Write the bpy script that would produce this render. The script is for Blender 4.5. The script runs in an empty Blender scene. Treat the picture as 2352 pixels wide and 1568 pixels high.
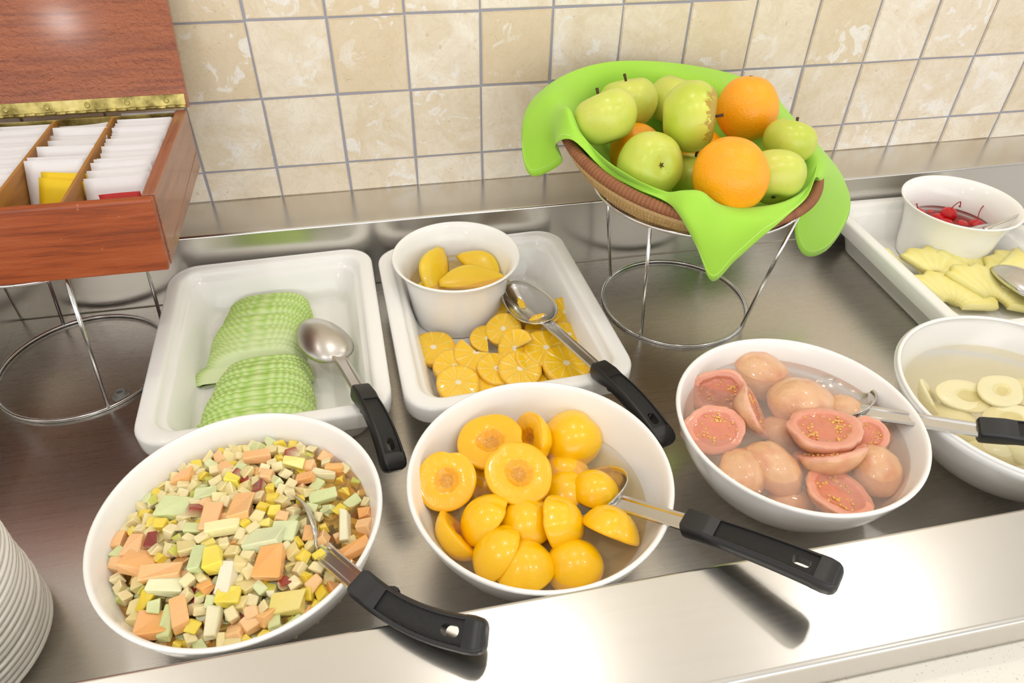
import bpy, bmesh, math, random
from mathutils import Vector, Matrix, noise
from math import sin, cos, pi, radians, sqrt, exp
random.seed(7)
C = bpy.context.scene.collection
SC = bpy.context.scene

# ------------------------------------------------------------------ camera, world, lights, exposure
CAMP = Vector((0.14236, -1.01684, 0.63442)); FPX = 1624.36
CR = Matrix(((0.9797676, -0.1996959, 0.0133037), (-0.1182005, -0.6310056, -0.7667206), (0.1615057, 0.7496355, -0.6418430)))
cam = bpy.data.cameras.new('camera'); co = bpy.data.objects.new('camera', cam); C.objects.link(co)
cam.sensor_width = 36; cam.lens = 36 * FPX / 2352; cam.clip_start = .02
X, Y, Z = CR[0], -CR[1], -CR[2]
co.matrix_world = Matrix(((X.x, Y.x, Z.x, CAMP.x), (X.y, Y.y, Z.y, CAMP.y), (X.z, Y.z, Z.z, CAMP.z), (0, 0, 0, 1)))
SC.camera = co
SC.view_settings.view_transform = 'Standard'; SC.view_settings.look = 'None'
SC.view_settings.exposure = 0.30; SC.view_settings.gamma = 1; SC.view_settings.use_curve_mapping = False
SC.cycles.use_denoising = True
SC.cycles.max_bounces = 10; SC.cycles.transparent_max_bounces = 12
SC.cycles.caustics_reflective = True; SC.cycles.caustics_refractive = False
SC.cycles.sample_clamp_indirect = 12
W = bpy.data.worlds.new('world'); SC.world = W; W.use_nodes = True
W.node_tree.nodes['Background'].inputs[0].default_value = (1.0, .993, .98, 1)
W.node_tree.nodes['Background'].inputs[1].default_value = 1.12

def area(name, loc, target, power, size, col=(1, .98, .95), shape='DISK', size_y=None):
    l = bpy.data.lights.new(name, 'AREA'); l.energy = power; l.shape = shape; l.size = size; l.color = col
    if size_y: l.size_y = size_y
    o = bpy.data.objects.new(name, l); C.objects.link(o); o.location = loc
    o.rotation_euler = (Vector(target) - Vector(loc)).to_track_quat('-Z', 'Y').to_euler()
    return o
CEIL = 1.75
LAMPS = [(-.8, -.12), (.40, -.12), (1.5, -.12), (-.45, -1.25), (.55, -1.25), (1.55, -1.25), (-1.3, -3.0)]
for lx, ly in LAMPS:
    area('ceiling_spot_light', (lx, ly, CEIL - .03), (lx, ly, 0), (1.0 if lx < -.5 else 1.5) if ly > -1 else 2.6, .085)
area('ceiling_fill_light', (.5, -.9, CEIL - .012), (.5, -.9, 0), 2.5, 3.4, (1, .985, .96), 'RECTANGLE', 1.7)  # added soft overhead fill standing in for a bright ceiling, not a panel fitting

area('front_fill_light', (.6, -3.9, .75), (.5, 0, .15), 21, 4.2, (.93, .97, 1), 'RECTANGLE', 1.5)  # added fill from behind the camera to lift front faces, not a window

# ------------------------------------------------------------------ helpers
def at(px, py, z):
    d = CR.transposed() @ Vector(((px - 1176) / FPX, (py - 784) / FPX, 1)); return CAMP + d * ((z - CAMP.z) / d.z)
def aty(px, py, y):
    d = CR.transposed() @ Vector(((px - 1176) / FPX, (py - 784) / FPX, 1)); return CAMP + d * ((y - CAMP.y) / d.y)

def hx(h, a=1):
    v = [int(h[i:i + 2], 16) / 255 for i in (0, 2, 4)]
    return tuple((c / 12.92 if c <= .04045 else ((c + .055) / 1.055) ** 2.4) for c in v) + (a,)
def mix3(a, b, t):
    return tuple(a[i] + (b[i] - a[i]) * t for i in range(3)) + (1,)

class N:
    """tiny node-tree writer"""
    def __init__(s, name):
        s.m = bpy.data.materials.new(name); s.m.use_nodes = True; s.t = s.m.node_tree
        s.b = s.t.nodes['Principled BSDF']; s.o = s.t.nodes['Material Output']
    def n(s, typ, **kw):
        x = s.t.nodes.new(typ)
        for k, v in kw.items():
            if k[0] == 'i' and k[1:].isdigit(): s.put(x.inputs[int(k[1:])], v)
            elif k.startswith('in_'): s.put(x.inputs[k[3:].replace('_', ' ')], v)
            else: setattr(x, k, v)
        return x
    def put(s, inp, v):
        if isinstance(v, bpy.types.NodeSocket): s.t.links.new(v, inp)
        else: inp.default_value = v
    def set(s, **kw):
        for k, v in kw.items(): s.put(s.b.inputs[k.replace('_', ' ')], v)
        return s
    def ramp(s, fac, stops):
        r = s.n('ShaderNodeValToRGB'); s.put(r.inputs[0], fac); e = r.color_ramp.elements
        while len(e) < len(stops): e.new(.5)
        for i, (p, c) in enumerate(stops): e[i].position = p; e[i].color = c
        return r.outputs[0]
    def noise(s, scale, detail=3, rough=.5, vec=None, dist=0):
        x = s.n('ShaderNodeTexNoise'); x.inputs['Scale'].default_value = scale; x.inputs['Detail'].default_value = detail
        x.inputs['Roughness'].default_value = rough; x.inputs['Distortion'].default_value = dist
        if vec is not None: s.put(x.inputs['Vector'], vec)
        return x.outputs[0]
    def mixc(s, fac, a, b, mode='MIX'):
        x = s.n('ShaderNodeMix', data_type='RGBA', blend_type=mode)
        s.put(x.inputs[0], fac); s.put(x.inputs[6], a); s.put(x.inputs[7], b); return x.outputs[2]
    def bump(s, h, strength, dist=.001):
        x = s.n('ShaderNodeBump'); x.inputs['Strength'].default_value = strength; x.inputs['Distance'].default_value = dist
        s.put(x.inputs['Height'], h); s.put(s.b.inputs['Normal'], x.outputs[0])
    def math(s, op, a, b=0.0):
        x = s.n('ShaderNodeMath', operation=op); s.put(x.inputs[0], a); s.put(x.inputs[1], b); return x.outputs[0]
    def obj(s): return s.n('ShaderNodeTexCoord').outputs['Object']
    def map(s, vec, scale=(1, 1, 1), loc=(0, 0, 0)):
        x = s.n('ShaderNodeMapping'); s.put(x.inputs[0], vec); x.inputs[3].default_value = scale; s.put(x.inputs[1], loc); return x.outputs[0]

def plain(name, col, rough=.4, metal=0, spec=.5, sss=0, sssr=(.01, .006, .003), coat=0):
    k = N(name); k.set(Base_Color=hx(col) if isinstance(col, str) else col, Roughness=rough, Metallic=metal)
    k.b.inputs['Specular IOR Level'].default_value = spec
    if sss: k.set(Subsurface_Weight=sss, Subsurface_Radius=sssr); k.b.inputs['Subsurface Scale'].default_value = 1
    if coat: k.set(Coat_Weight=coat, Coat_Roughness=.05)
    return k.m

M = {}
M['ceramic'] = plain('white_ceramic', 'F7F6F3', .09, spec=.5)
M['ceramic_warm'] = plain('white_bowl_glaze', 'F6F4F1', .12, spec=.5)
M['plate'] = plain('plate_glaze', 'ECE8DF', .12)
M['grout'] = plain('tile_grout', 'A3A2AC', .9)
M['black'] = plain('black_plastic', '1C1B1B', .38)
M['grip'] = N('ribbed_black_grip'); _k = M['grip']; _k.set(Base_Color=hx('161514'), Roughness=.5)
_w = _k.n('ShaderNodeTexWave', bands_direction='DIAGONAL'); _k.put(_w.inputs[0], _k.obj()); _w.inputs['Scale'].default_value = 420
_k.bump(_w.outputs[1], .5, .0006); M['grip'] = _k.m
M['chrome'] = plain('chrome_wire', (.72, .72, .73, 1), .12, 1)
M['spoon'] = plain('spoon_steel', (.62, .60, .57, 1), .17, 1)
M['spoon_worn'] = plain('satin_spoon_steel', (.60, .57, .53, 1), .32, 1)
M['brass'] = None
M['rubber'] = plain('grey_rubber', '8B8A86', .5)
M['stem'] = plain('brown_stem', '4A3018', .7)

def steel(name, col, rough, aniso=.6):
    k = N(name); v = k.obj()
    fine = k.noise(60, 4, .7, k.map(v, (.25, 9, 9)))
    blot = k.noise(5, 3, .6, v)
    scr = k.noise(9, 3, .6, k.map(v, (.6, 45, 45)))
    k.set(Metallic=1.0, Base_Color=k.mixc(k.math('MULTIPLY', blot, .4), col, mix3(col, (.0, .0, .0), .15)))
    r = k.n('ShaderNodeMapRange'); k.put(r.inputs[0], scr); r.inputs[3].default_value = rough - .03; r.inputs[4].default_value = rough + .05
    k.set(Roughness=r.outputs[0])
    k.bump(fine, .012, .0003)
    return k.m
M['steel'] = steel('brushed_steel', (.70, .675, .635, 1), .23)
M['steel_floor'] = steel('worn_brushed_steel', (.64, .61, .565, 1), .27)

# travertine tiles
k = N('travertine'); v = k.obj(); rnd = k.n('ShaderNodeObjectInfo').outputs['Random']
off = k.n('ShaderNodeCombineXYZ', i0=k.math('MULTIPLY', rnd, 37.0), i1=k.math('MULTIPLY', rnd, 11.0), i2=k.math('MULTIPLY', rnd, 91.0)).outputs[0]
p = k.n('ShaderNodeVectorMath', operation='ADD', i0=v, i1=off).outputs[0]
base = k.mixc(k.ramp(rnd, [(0.0, (0, 0, 0, 1)), (.55, (.3, .3, .3, 1)), (.85, (.6, .6, .6, 1)), (1, (1, 1, 1, 1))]), hx('F3EBDD'), hx('DFCDAF'))
big = k.ramp(k.noise(17, 7, .66, p, .9), [(.38, (0, 0, 0, 1)), (.64, (1, 1, 1, 1))])
c1 = k.mixc(k.math('MULTIPLY', big, .62), base, hx('D9C5A3'))
fil = k.ramp(k.noise(26, 6, .62, p, 1.2), [(.565, (0, 0, 0, 1)), (.59, (1, 1, 1, 1))])
fil = k.math('MULTIPLY', fil, k.ramp(k.noise(9, 2, .5, p), [(.40, (0, 0, 0, 1)), (.56, (1, 1, 1, 1))]))
c2 = k.mixc(k.math('MULTIPLY', fil, .8), c1, hx('F0ECE6'))
vn = k.noise(22, 8, .7, p, 2.5)
rim = k.ramp(vn, [(.485, (0, 0, 0, 1)), (.5, (1, 1, 1, 1)), (.515, (0, 0, 0, 1))])
c3 = k.mixc(k.math('MULTIPLY', rim, .3), c2, hx('B99E76'))
pit = k.ramp(k.noise(120, 2, .5, p), [(.70, (0, 0, 0, 1)), (.74, (1, 1, 1, 1))])
c4 = k.mixc(k.math('MULTIPLY', pit, .35), c3, hx('B39C79'))
k.set(Base_Color=c4, Roughness=.55); k.bump(k.math('ADD', vn, k.math('MULTIPLY', pit, -.4)), .25, .0012); M['tile'] = k.m

# wood
def wood(name, a, b, rough, scale=1.0, axis=(1, 14, 14), glit=0.0, coat=.0):
    k = N(name); v = k.obj()
    g = k.noise(9 * scale, 6, .65, k.map(v, axis), .4); g2 = k.noise(70 * scale, 4, .7, k.map(v, (axis[0] * .6, axis[1] * .8, axis[2] * .8)))
    c = k.ramp(g, [(.3, hx(b)), (.52, hx(a)), (.72, mix3(hx(a), hx('D08050'), .25))])
    c = k.mixc(k.math('MULTIPLY', g2, .35), c, hx(b))
    sc = k.ramp(k.noise(95, 3, .6, v), [(.735, (0, 0, 0, 1)), (.76, (1, 1, 1, 1))])
    c = k.mixc(k.math('MULTIPLY', sc, .35), c, hx('C79A72'))
    k.set(Base_Color=c, Roughness=rough)
    if coat: k.set(Coat_Weight=coat, Coat_Roughness=.12)
    h = k.math('ADD', k.math('MULTIPLY', g2, .3), k.math('MULTIPLY', k.noise(150, 3, .6, k.map(v, (1, 1.4, 1.4))), glit)) if glit else g2
    k.bump(h, .35 if not glit else .8, .0012 if not glit else .002); return k.m
M['wood'] = wood('mahogany', 'A84E1E', '74300F', .32, coat=.25)
M['wood_lid'] = wood('varnished_mahogany', 'A85A30', '7A3A22', .3, glit=4.0, coat=.7)
M['wood_side'] = wood('faded_mahogany', 'A26A50', '80503C', .22, axis=(14, 1, 14), coat=.35)
M['wood_in'] = wood('honey_wood', 'B5803C', '93602A', .4, axis=(14, 1, 14))
k = N('aged_brass'); v = k.obj(); k.set(Metallic=.9, Roughness=.38, Base_Color=k.ramp(k.noise(45, 4, .6, v), [(.35, hx('7D6F3C')), (.6, hx('C9B872')), (.8, hx('DCD09A'))])); M['brass'] = k.m
M['paper'] = plain('white_paper', 'E6E2E4', .75); M['paper_y'] = plain('yellow_paper', 'F2CC1C', .6); M['paper_r'] = plain('red_paper', 'C2241E', .6)
# speckled stone
k = N('speckled_stone'); v = k.obj(); s1 = k.ramp(k.noise(420, 2, .5, v), [(.64, (0, 0, 0, 1)), (.70, (1, 1, 1, 1))])
k.set(Base_Color=k.mixc(k.math('MULTIPLY', s1, .6), hx('E9E4DA'), hx('B9A98E')), Roughness=.3); M['stone'] = k.m

def attr_mat(name, rough=.3, sss=0, bump=0, bscale=120, spec=.5, coat=0, var=.12, vs=60, rad=(.008, .005, .002)):
    k = N(name); a = k.n('ShaderNodeAttribute', attribute_name='Col').outputs[0]; v = k.obj()
    nz = k.noise(vs, 4, .6, v)
    c = k.mixc(k.math('MULTIPLY', nz, var * 2), a, k.mixc(1.0, a, (.62, .6, .55, 1), 'MULTIPLY'))
    k.set(Base_Color=c, Roughness=rough); k.b.inputs['Specular IOR Level'].default_value = spec
    if sss: k.set(Subsurface_Weight=sss, Subsurface_Radius=rad); k.b.inputs['Subsurface Scale'].default_value = .6
    if coat: k.set(Coat_Weight=coat, Coat_Roughness=.04)
    if bump: k.bump(k.noise(bscale, 3, .6, v), bump, .001)
    return k.m
M['peach'] = attr_mat('canned_peach', .24, .1, .25, 300, coat=.4, var=.08)
M['guava'] = attr_mat('poached_guava', .28, .15, .9, 190, coat=.7, var=.28, vs=70)
M['pear'] = attr_mat('canned_pear', .3, .3, .2, 200, coat=.25, var=.06)
M['orange_flesh'] = attr_mat('orange_flesh', .24, .2, .7, 330, coat=.5, var=.07, vs=220)
M['pine'] = attr_mat('pineapple_flesh', .35, .25, .3, 200, coat=.2, var=.12, vs=120)
M['melon'] = attr_mat('melon_flesh', .38, .12, .15, 300, coat=.1, var=.06)
M['dice'] = attr_mat('diced_fruit', .26, .35, .45, 260, coat=.5, var=.10, vs=110, rad=(.008, .006, .003))
M['mango'] = attr_mat('mango_flesh', .3, .25, .2, 200, coat=.2, var=.08)
M['wicker'] = attr_mat('coiled_wicker', .65, 0, .7, 420, var=.35, vs=160)
M['seed'] = plain('guava_seed', 'E9B866', .3)
k = N('cherry_skin'); k.set(Base_Color=hx('C0101A'), Roughness=.08, Subsurface_Weight=.3, Subsurface_Radius=(.006, .001, .001)); M['cherry'] = k.m
M['cherry_stem'] = plain('cherry_stem', '9A1A22', .4)

# apples: green skin with lenticels, warmer blush, russet at the stem
k = N('apple_skin'); v = k.obj(); rnd = k.n('ShaderNodeObjectInfo').outputs['Random']
sep = k.n('ShaderNodeSeparateXYZ', i0=v)
c = k.mixc(k.ramp(k.noise(22, 3, .5, v), [(.35, (0, 0, 0, 1)), (.7, (1, 1, 1, 1))]), hx('B8C83E'), hx('D0D456'))
c = k.mixc(k.math('MULTIPLY', rnd, .40), c, hx('D9DC78'))
vor = k.n('ShaderNodeTexVoronoi'); k.put(vor.inputs[0], v); vor.inputs['Scale'].default_value = 190
dots = k.ramp(vor.outputs[0], [(.10, (1, 1, 1, 1)), (.16, (0, 0, 0, 1))])
c = k.mixc(k.math('MULTIPLY', dots, .35), c, hx('8E9636'))
ca = k.ramp(sep.outputs[2], [(0.0, (0, 0, 0, 1)), (1, (1, 1, 1, 1))])
zr = k.n('ShaderNodeMapRange'); k.put(zr.inputs[0], sep.outputs[2]); zr.inputs[1].default_value = -.036; zr.inputs[2].default_value = -.024; zr.inputs[3].default_value = 1; zr.inputs[4].default_value = 0
c = k.mixc(k.math('MULTIPLY', zr.outputs[0], .45), c, hx('8FB52C'))
k.set(Base_Color=c, Roughness=.3, Subsurface_Weight=.08, Subsurface_Radius=(.006, .006, .002)); k.bump(k.noise(60, 2, .5, v), .06, .001); M['apple'] = k.m
M['russet'] = None
k = N('russet_skin'); v = k.obj(); sep = k.n('ShaderNodeSeparateXYZ', i0=v)
nn = k.noise(120, 5, .7, k.map(v, (1, 1, .22)), .6)
zr = k.n('ShaderNodeMapRange'); k.put(zr.inputs[0], sep.outputs[2]); zr.inputs[1].default_value = .006; zr.inputs[2].default_value = .036; zr.inputs[3].default_value = -.32; zr.inputs[4].default_value = .34
g = k.ramp(k.noise(22, 3, .5, v), [(.35, hx('B9CA40')), (.7, hx('D2D65E'))])
k.set(Base_Color=k.mixc(k.ramp(k.math('ADD', nn, zr.outputs[0]), [(.50, (0, 0, 0, 1)), (.56, (1, 1, 1, 1))]), g, hx('B09434')), Roughness=.3); M['russet'] = k.m
k = N('orange_peel'); v = k.obj(); rnd = k.n('ShaderNodeObjectInfo').outputs['Random']
vor = k.n('ShaderNodeTexVoronoi'); k.put(vor.inputs[0], v); vor.inputs['Scale'].default_value = 330
c = k.mixc(k.noise(24, 3, .5, v), hx('FF9C08'), hx('FFB118')); c = k.mixc(k.math('MULTIPLY', k.ramp(k.noise(130, 4, .6, v), [(.62, (0, 0, 0, 1)), (.7, (1, 1, 1, 1))]), .3), c, hx('E9A050'))
k.set(Base_Color=c, Roughness=.36, Subsurface_Weight=.1, Subsurface_Radius=(.01, .004, .001))
k.bump(k.math('ADD', vor.outputs[0], k.math('MULTIPLY', k.noise(45, 2, .5, v), 1.2)), .3, .0012); M['orange'] = k.m
k = N('lime_napkin'); v = k.obj(); k.set(Base_Color=k.mixc(k.noise(6, 2, .5, v), hx('B4EE42'), hx('C2F45C')), Roughness=.75, Sheen_Weight=.25)
k.bump(k.noise(900, 2, .5, v), .15, .0004)
tr = k.n('ShaderNodeBsdfTranslucent', i0=hx('A6E83A')); mx = k.n('ShaderNodeMixShader', i0=.28, i1=k.b.outputs[0], i2=tr.outputs[0]); k.t.links.new(mx.outputs[0], k.o.inputs[0]); M['napkin'] = k.m
M['stitch'] = plain('pale_green_thread', 'D2F58A', .8)

def syrup(name, tint, milk, amt):
    """liquid: a clear tinted body; its top mixes a little suspended pulp (milk) with a glossy fresnel surface"""
    k = N(name); t = k.n('ShaderNodeBsdfTransparent', i0=hx(tint)); d = k.n('ShaderNodeBsdfDiffuse', i0=hx(milk)); g = k.n('ShaderNodeBsdfGlossy'); g.inputs['Roughness'].default_value = .03
    m1 = k.n('ShaderNodeMixShader', i0=amt, i1=t.outputs[0], i2=d.outputs[0])
    fr = k.n('ShaderNodeFresnel'); fr.inputs[0].default_value = 1.33
    nb = k.n('ShaderNodeBump'); nb.inputs['Strength'].default_value = .08; nb.inputs['Distance'].default_value = .002; k.put(nb.inputs['Height'], k.noise(40, 2, .5, k.obj()))
    k.put(g.inputs['Normal'], nb.outputs[0])
    gm = k.n('ShaderNodeNewGeometry'); ff = k.math('MULTIPLY', fr.outputs[0], k.math('SUBTRACT', 1.0, gm.outputs['Backfacing']))
    m2 = k.n('ShaderNodeMixShader', i0=ff, i1=m1.outputs[0], i2=g.outputs[0]); k.t.links.new(m2.outputs[0], k.o.inputs[0])
    return k.m
def clear(name, tint):
    k = N(name); t = k.n('ShaderNodeBsdfTransparent', i0=hx(tint)); k.t.links.new(t.outputs[0], k.o.inputs[0]); return k.m

# ---- mesh building
def meshobj(name, verts, faces, mats, parent=None, smooth=True, cols=None, mi=None, loc=None, mat4=None, solid=0, bevel=0, subsurf=0):
    me = bpy.data.meshes.new(name); me.from_pydata([tuple(v) for v in verts], [], faces)
    if not isinstance(mats, (list, tuple)): mats = [mats]
    for m in mats: me.materials.append(m)
    if mi:
        for i, pl in enumerate(me.polygons): pl.material_index = mi[i]
    if smooth:
        for pl in me.polygons: pl.use_smooth = True
    if cols:
        ca = me.color_attributes.new('Col', 'FLOAT_COLOR', 'POINT')
        for i, cc in enumerate(cols): ca.data[i].color = cc
    me.update()
    o = bpy.data.objects.new(name, me); C.objects.link(o)
    if parent: o.parent = parent
    if mat4 is not None: o.matrix_local = mat4
    if loc: o.location = loc
    if solid:
        s = o.modifiers.new('thickness', 'SOLIDIFY'); s.thickness = solid; s.offset = 0
    if bevel:
        b = o.modifiers.new('edge', 'BEVEL'); b.width = bevel; b.segments = 2; b.limit_method = 'ANGLE'
    if subsurf:
        b = o.modifiers.new('smooth', 'SUBSURF'); b.levels = subsurf; b.render_levels = subsurf
    return o

def recalc(o):
    bm = bmesh.new(); bm.from_mesh(o.data); bmesh.ops.recalc_face_normals(bm, faces=bm.faces); bm.to_mesh(o.data); bm.free(); return o

def empty(name, loc=(0, 0, 0), rz=0):
    o = bpy.data.objects.new(name, None); C.objects.link(o); o.location = loc; o.rotation_euler = (0, 0, rz); o.empty_display_size = .02; return o
def tag(o, label, cat, group=None):
    o['label'] = label; o['category'] = cat
    if group: o['group'] = group
    return o
def dup(o, mat4=None, parent=None):
    c = o.copy(); C.objects.link(c)
    if parent: c.parent = parent
    if mat4 is not None: c.matrix_local = mat4
    for ch in o.children: dup(ch, None, c)
    return c

def lathe_data(prof, n=64, a0=0.0):
    V, F = [], []; rows = []
    for r, z in prof:
        if r < 1e-6: rows.append([len(V)]); V.append(Vector((0, 0, z)))
        else:
            rows.append(list(range(len(V), len(V) + n)))
            for i in range(n): a = a0 + 2 * pi * i / n; V.append(Vector((r * cos(a), r * sin(a), z)))
    for A, B in zip(rows, rows[1:]):
        for i in range(n):
            j = (i + 1) % n
            if len(A) == 1 and len(B) == 1: continue
            if len(A) == 1: F.append((A[0], B[j], B[i]))
            elif len(B) == 1: F.append((A[i], A[j], B[0]))
            else: F.append((A[i], A[j], B[j], B[i]))
    return V, F
def tube_data(path, r, n=10, closed=False):
    V, F = [], []; P = [Vector(p) for p in path]; m = len(P); up = None
    for i, p in enumerate(P):
        a = P[i - 1] if (i > 0 or closed) else P[i]; b = P[(i + 1) % m] if (i < m - 1 or closed) else P[i]
        t = (b - a).normalized()
        if up is None: up = t.orthogonal().normalized()
        up = (up - t * up.dot(t)).normalized(); s = t.cross(up); rr = r(i / (m - 1)) if callable(r) else r
        for q in range(n): an = 2 * pi * q / n; V.append(p + (up * cos(an) + s * sin(an)) * rr)
    for i in range(m if closed else m - 1):
        for q in range(n):
            q2 = (q + 1) % n; j = (i + 1) % m; F.append((i * n + q, i * n + q2, j * n + q2, j * n + q))
    if not closed: F.append(tuple(range(n))[::-1]); F.append(tuple(range((m - 1) * n, m * n)))
    return V, F
def box_data(x0, x1, y0, y1, z0, z1):
    V = [(x, y, z) for z in (z0, z1) for y in (y0, y1) for x in (x0, x1)]
    return V, [(0, 2, 3, 1), (4, 5, 7, 6), (0, 1, 5, 4), (2, 6, 7, 3), (0, 4, 6, 2), (1, 3, 7, 5)]
def box(name, x0, x1, y0, y1, z0, z1, m, parent=None, bevel=.001):
    V, F = box_data(x0, x1, y0, y1, z0, z1); return meshobj(name, V, F, m, parent, False, bevel=bevel)
def hexa(name, bot, top, m, parent=None, bevel=.001):
    V = list(bot) + list(top); return recalc(meshobj(name, V, [(3, 2, 1, 0), (4, 5, 6, 7), (0, 1, 5, 4), (1, 2, 6, 5), (2, 3, 7, 6), (3, 0, 4, 7)], m, parent, False, bevel=bevel))
def extr_x(name, prof, x0, x1, m, parent=None, bevel=.0, closed=True):
    n = len(prof); V = [(x0, y, z) for y, z in prof] + [(x1, y, z) for y, z in prof]
    F = [(i, (i + 1) % n, n + (i + 1) % n, n + i) for i in range(n)] + [tuple(range(n))[::-1], tuple(range(n, 2 * n))]
    return recalc(meshobj(name, V, F, m, parent, False, bevel=bevel))
def axes(nrm, spin=0.0):
    """rotation taking +z to nrm, turned by spin about it"""
    n = Vector(nrm).normalized(); return n.to_track_quat('Z', 'Y').to_matrix().to_4x4() @ Matrix.Rotation(spin, 4, 'Z')
def place(loc, nrm=(0, 0, 1), spin=0.0, s=(1, 1, 1)):
    return Matrix.Translation(Vector(loc)) @ axes(nrm, spin) @ Matrix.Diagonal((s[0], s[1], s[2], 1))
def catmull(P, n, closed=False):
    P = [Vector(p) for p in P]; out = []; m = len(P)
    segs = m if closed else m - 1
    for i in range(segs):
        if closed: a, b, c, d = P[(i - 1) % m], P[i], P[(i + 1) % m], P[(i + 2) % m]
        else: a, b, c, d = P[max(i - 1, 0)], P[i], P[i + 1], P[min(i + 2, m - 1)]
        for k in range(n):
            t = k / n; out.append(.5 * ((2 * b) + (c - a) * t + (2 * a - 5 * b + 4 * c - d) * t * t + (3 * b - a - 3 * c + d) * t ** 3))
    if not closed: out.append(P[-1])
    return out

# ------------------------------------------------------------------ setting
wall = box('wall_back', -3, 4, .0025, .12, -.85, CEIL, M['grout'], None, 0); wall['kind'] = 'structure'
fl = box('floor', -3, 4, -4, .12, -.9, -.85, plain('floor_screed', '9A958C', .5), None, 0); fl['kind'] = 'structure'
ce = box('ceiling', -3, 4, -4, .12, CEIL, CEIL + .05, plain('ceiling_paint', 'E9E6E0', .9), None, 0); ce['kind'] = 'structure'
ub = box('trim_1', -3, 4, -.008, .0025, .154 + .103 * 11, CEIL, plain('wall_paint', 'EFEAE0', .8), None, 0); ub['kind'] = 'structure'
P_ = .103; tile_meshes = []
def tile_mesh(w, h, seed):
    rr = random.Random(seed); o = [rr.uniform(-.0007, .0007) for _ in range(8)]
    bm = bmesh.new()
    pts = [(0 + o[0], 0 + o[1]), (w + o[2], o[3]), (w + o[4], h + o[5]), (o[6], h + o[7])]
    f = [bm.verts.new((x, 0, z)) for x, z in pts]; b = [bm.verts.new((x, .009, z)) for x, z in pts]
    bm.faces.new(f); bm.faces.new(b[::-1])
    for i in range(4): bm.faces.new((f[(i + 1) % 4], f[i], b[i], b[(i + 1) % 4]))
    bmesh.ops.recalc_face_normals(bm, faces=bm.faces)
    bmesh.ops.bevel(bm, geom=[e for e in bm.edges if all(v.co.y < .001 for v in e.verts)], offset=.0014, segments=2, affect='EDGES')
    me = bpy.data.meshes.new('tile'); bm.to_mesh(me); bm.free(); me.materials.append(M['tile']); return me
for kk in range(5): tile_meshes.append(tile_mesh(P_ - .0034, P_ - .0034, kk))
low = [tile_mesh(P_ - .0034, .0445, 20 + kk) for kk in range(3)]
for r in range(-1, 11):
    for cidx in range(-6, 18):
        me = random.choice(low if r < 0 else tile_meshes)
        o = bpy.data.objects.new('tile', me); C.objects.link(o); o.parent = wall
        z = .108 if r < 0 else .154 + P_ * r + .0017
        o.location = (cidx * P_ + .0017, random.uniform(-.0004, .0006), z)

counter = empty('buffet_counter', (0.4, -.4, 0)); tag(counter, 'brushed stainless steel counter with a sunken serving well along the tiled wall', 'counter')
CL = Matrix.Translation((-.4, .4, 0))
def cpart(o): o.parent = counter; o.matrix_local = CL; return o
X0, X1 = -1.3, 2.6
cpart(box('well_floor', -.377, X1, -.721, -.099, -.004, 0, M['steel_floor'], None, 0))
def arc(cy, cz, r, a0, a1, n=6): return [(cy + r * cos(radians(a0 + (a1 - a0) * i / n)), cz + r * sin(radians(a0 + (a1 - a0) * i / n))) for i in range(n + 1)]
cpart(extr_x('back_ledge', [(.0025, -.004), (.0025, .108)] + arc(-.0955, .1045, .0035, 90, 180) + [(-.099, .0015), (-.0995, .0), (-.099, -.004)], X0, X1, M['steel']))
cpart(extr_x('front_rail', [(-.721, -.004)] + arc(-.7245, .1045, .0035, 0, 90) + arc(-.812, .103, .005, 90, 180) + [(-.817, .0715), (-.814, .0715), (-.80, .05), (-.80, -.004)], X0, X1, M['steel']))
V, F = box_data(X0, -.377, -.7205, -.0995, -.004, .108); cpart(meshobj('side_ledge', V, F, M['steel'], None, False, bevel=.003))
# weld bead along the back corner of the well
V, F = tube_data([(-.376, -.0995, .0004), (1.0, -.0995, .0004), (X1, -.0995, .0004)], .0009, 6); cpart(meshobj('weld_seam', V, F, plain('weld_bead', 'B9B2A2', .4, .7)))
cpart(box('cabinet_body', X0, X1, -.79, -.002, -.85, -.004, plain('cabinet_panel', '8E8A84', .4, .6), None, .002))
stone = box('stone_worktop', X0, X1, -1.5, -.8145, .035, .0712, M['stone'], None, .004); tag(stone, 'cream speckled stone worktop along the front of the steel rail', 'worktop')
for lx, ly in LAMPS:
    t = empty('ceiling_downlight', (lx, ly, CEIL)); tag(t, 'round chrome-rimmed ceiling downlight, ' + {-.8: 'left one of the row along the wall', .40: 'middle one of the row along the wall', 1.5: 'right one of the row along the wall', -.45: 'left one of the row over the worktop', .55: 'middle one of the row over the worktop', 1.55: 'right one of the row over the worktop', -1.3: 'alone far behind the camera'}[lx], 'ceiling light', 'recessed downlights over the buffet')
    V, F = lathe_data([(.044, -.001), (.058, -.002), (.06, -.006), (.056, -.009), (.047, -.009), (.044, -.006), (.044, -.001)], 32); meshobj('trim_ring', V, F, M['chrome'], t)

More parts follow.
